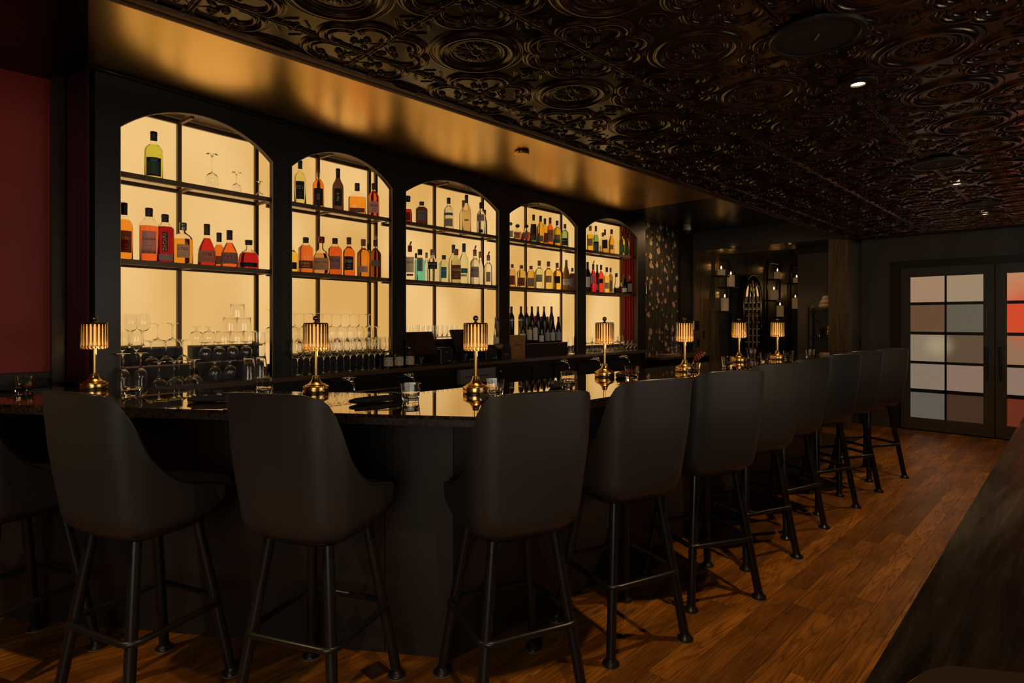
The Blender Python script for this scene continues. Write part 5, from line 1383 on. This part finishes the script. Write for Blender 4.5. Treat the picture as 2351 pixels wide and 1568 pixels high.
# arched mirror with gothic tracery
xl, xr = wallx(1706, YW-.1), wallx(1747, YW-.1); ztop = wz(1726, 631, YW-.1); zbt = wz(1726, 800, YW-.1)
xm, hw = (xl+xr)/2, (xr-xl)/2
mr_ = thing('arched_mirror', 'tall pointed oval mirror with brass gothic tracery between the sconces', 'mirror', (xm, YW, 0))
def outline(s_, n=14):
    zs = ztop-(ztop-zbt)*.42; pts = [(-hw*s_, zbt)]
    for k in range(n+1):
        a = PI/2*k/n; pts.append((-hw*s_*math.cos(a)**.8, zs+(ztop-zs)*math.sin(a)*s_ if s_ < 1 else zs+(ztop-zs)*math.sin(a)))
    pts += [(-p[0], p[1]) for p in pts[::-1][1:]]
    return pts
def slab(poly, y0, y1):
    q = MB(); n = len(poly)
    q.v = [(a, y0, b_) for a, b_ in poly]+[(a, y1, b_) for a, b_ in poly]
    q.f = [tuple(range(n)), tuple(range(2*n-1, n-1, -1))]+[(i, i+n, (i+1) % n+n, (i+1) % n) for i in range(n)]
    return q
obj('backing', slab(outline(1.04), -.10, 0), M['black_metal'], mr_)
obj('mirror_glass', slab(outline(.93), -.106, -.101), M['mirror'], mr_)
ol = outline(.99); obj('frame', MB().tube([(a, -.112, b_) for a, b_ in ol], .022, 6, closed=True), M['brass_dark'], mr_, smooth=True)
for fx in (-.5, 0, .5):
    zt_ = ztop-(.10 if fx == 0 else .16)
    obj('tracery_bar', MB().tube([(hw*fx*.9, -.115, zbt+.02), (hw*fx*.9, -.115, zt_-.35), (hw*fx*.55, -.115, zt_)], .010, 5), M['brass_dark'], mr_)
for cx_, r_, zc in ((-hw*.5, hw*.47, zbt+.34), (hw*.5, hw*.47, zbt+.34), (0, hw*.47, zbt+.34), (-hw*.45, hw*.42, ztop-.45), (hw*.45, hw*.42, ztop-.45)):
    pts = [(cx_+r_*math.cos(a), -.118, zc+abs(math.sin(a))*r_*1.7) for a in np.linspace(0, PI, 13)]
    obj('tracery_arch', MB().tube(pts, .009, 5), M['brass_dark'], mr_)
# unseen lit shelf added on the end wall for the mirror to reflect
fs = thing('reflected_shelf', 'unseen amber lit shelf added for the mirror to reflect', 'shelf', (13.49, 3.2, 0), PI/2)
obj('case', MB().box(-.9, .9, 0, .02, .5, 2.3), M['wall_dark'], fs)
obj('light_panel', MB().box(-.85, .85, .021, .03, 1.98, 2.22), M['panel'], fs)
for k in range(9): obj('shelf_board', MB().box(-.85, .85, .021, .16, .62+k*.15, .635+k*.15), M['white_plastic'], fs)
spot((12.4, 3.2, 2.45), 40, target=(13.4, 3.2, 1.2), ang=90)  # unseen lamp added to light the shelf for the mirror
# corner etagere
et = thing('corner_shelf', 'black iron corner shelf stand with two shelves in the niche', 'shelf', (8.98, 2.74, 0))
for dy in (-.22, .16):
    for dx_ in (-.09, .09): obj('post', MB().tube([(dx_, dy, 0), (dx_, dy, 1.60)], .012, 6), M['black_metal'], et)
for z in (1.555, 1.18, .6): obj('shelf_plate', MB().box(-.10, .10, -.23, .17, z-.02, z), M['black_metal'], et)
obj('brace', MB().tube([(-.09, .16, 1.53), (-.09, .0, 1.38)], .008, 5), M['black_metal'], et)
ro = thing('stone_flower', 'pale carved rose on the upper corner shelf', 'ornament', (8.96, 2.69, 1.555))
for k, (rr, zz) in enumerate(((.10, .0), (.085, .05), (.06, .10))):
    obj('petal_ring', MB().lathe([(0, zz)]+[(rr*math.sin(a), zz+.06-.06*math.cos(a)) for a in np.linspace(.3, 2.6, 8)]+[(0, zz+.115)], 9), M['ceramic_flower'], ro, smooth=True, rz=k*.4)
sp = thing('sprig', 'tiny pale dried blossoms beside the carved rose', 'plant', (8.95, 2.82, 1.555))
rs3 = random.Random(3)
for k in range(14):
    a, b_, c_ = rs3.uniform(-.05,.05), rs3.uniform(-.07,.05), rs3.uniform(.02,.10)
    obj('blossom', MB().lathe([(0,-.008),(.009,0),(0,.008)], 6, c=(a,b_,c_)), M['ceramic_flower'], sp)
    obj('twig', MB().tube([(0,0,0),(a,b_,c_)], .0015, 4), M['dark_wood'], sp)
tag(obj('candle_jar', MB().lathe([(0,0),(.06,0),(.062,.13),(.058,.135),(0,.135)], 20), mat('smoky glass jar', (.04,.035,.025), .1, spec=.8), loc=(8.96, 2.78, 1.18), smooth=True, sharp=40), 'smoky candle jar on the lower corner shelf', 'jar')
tag(obj('gold_bottle', MB().lathe([(0,0),(.035,0),(.04,.06),(.02,.09),(.015,.10),(.03,.13),(.015,.16),(0,.16)], 16), M['brass'], loc=(8.95, 2.655, 1.18), smooth=True), 'small gold figurine on the lower corner shelf', 'figurine')
x, y = pt_h(1893, 815, BT); cs = thing('coaster_stack', 'low stack of pale coasters near the far end of the bar', 'coasters', (x, y, BT))
for k in range(4): obj('coaster', MB().lathe([(0,0),(.045,0),(.045,.006),(0,.006)], 20, c=(0,0,k*.0065)), M['paper'], cs)
# table inside the alcove
al = thing('alcove_table', 'dark low table with a glossy top in the candle alcove', 'table', (9.8, 3.6, 0))
obj('table_top', MB().box(-.5, .5, -.35, .35, .72, .75, .004), M['back_counter'], al); obj('pedestal', MB().lathe([(.25,0),(.25,.02),(.04,.04),(.04,.70),(.1,.72)], 20), M['black_metal'], al)
for k, dx_ in enumerate((-.25, -.1, .08, .25)): tag(obj('small_glass', gmesh('alcove_glass', rocks_mb(.10, .035, .03, .01, 12)), None, loc=(9.8+dx_, 3.6-.05*k, .75)), nth_left(k, 4)+' of four small glasses on the dark table below the mirror', 'glass', 'glasses on the alcove table')

# ------------------------------------------------------------------ booth edge in the foreground
bt = thing('booth_partition', 'dark grained wooden booth top running along the right foreground', 'booth')
obj('top_board', MB().prism([(.25, .186), (.787, .194), (3.01, .223), (9.0, .30), (9.0, -.8), (.25, -.8)], .94, .98), M['booth'], bt)
obj('side_panel', MB().box(.27, 8.98, -.78, .16, .0, .939), M['booth'], bt)
bn = thing('booth_end_board', 'lighter brown rounded end board of the booth at the bottom right corner', 'booth')
obj('end_board', MB().prism([(.30, .15), (.70, .165), (.786, .150), (.83, .140), (.86, .123), (.875, .10), (.9026, .059), (.92, -.3), (.30, -.3)], .981, 1.0), M['dark_wood'], bn)
obj('edge_glint', MB().tube([(.786, .151, .9905), (.83, .141, .9905), (.86, .124, .9905), (.875, .101, .9905), (.903, .060, .9905)], .006, 6), M['brass_dark'], bn, smooth=True)  # thin bead added to show a glint along the board's edge
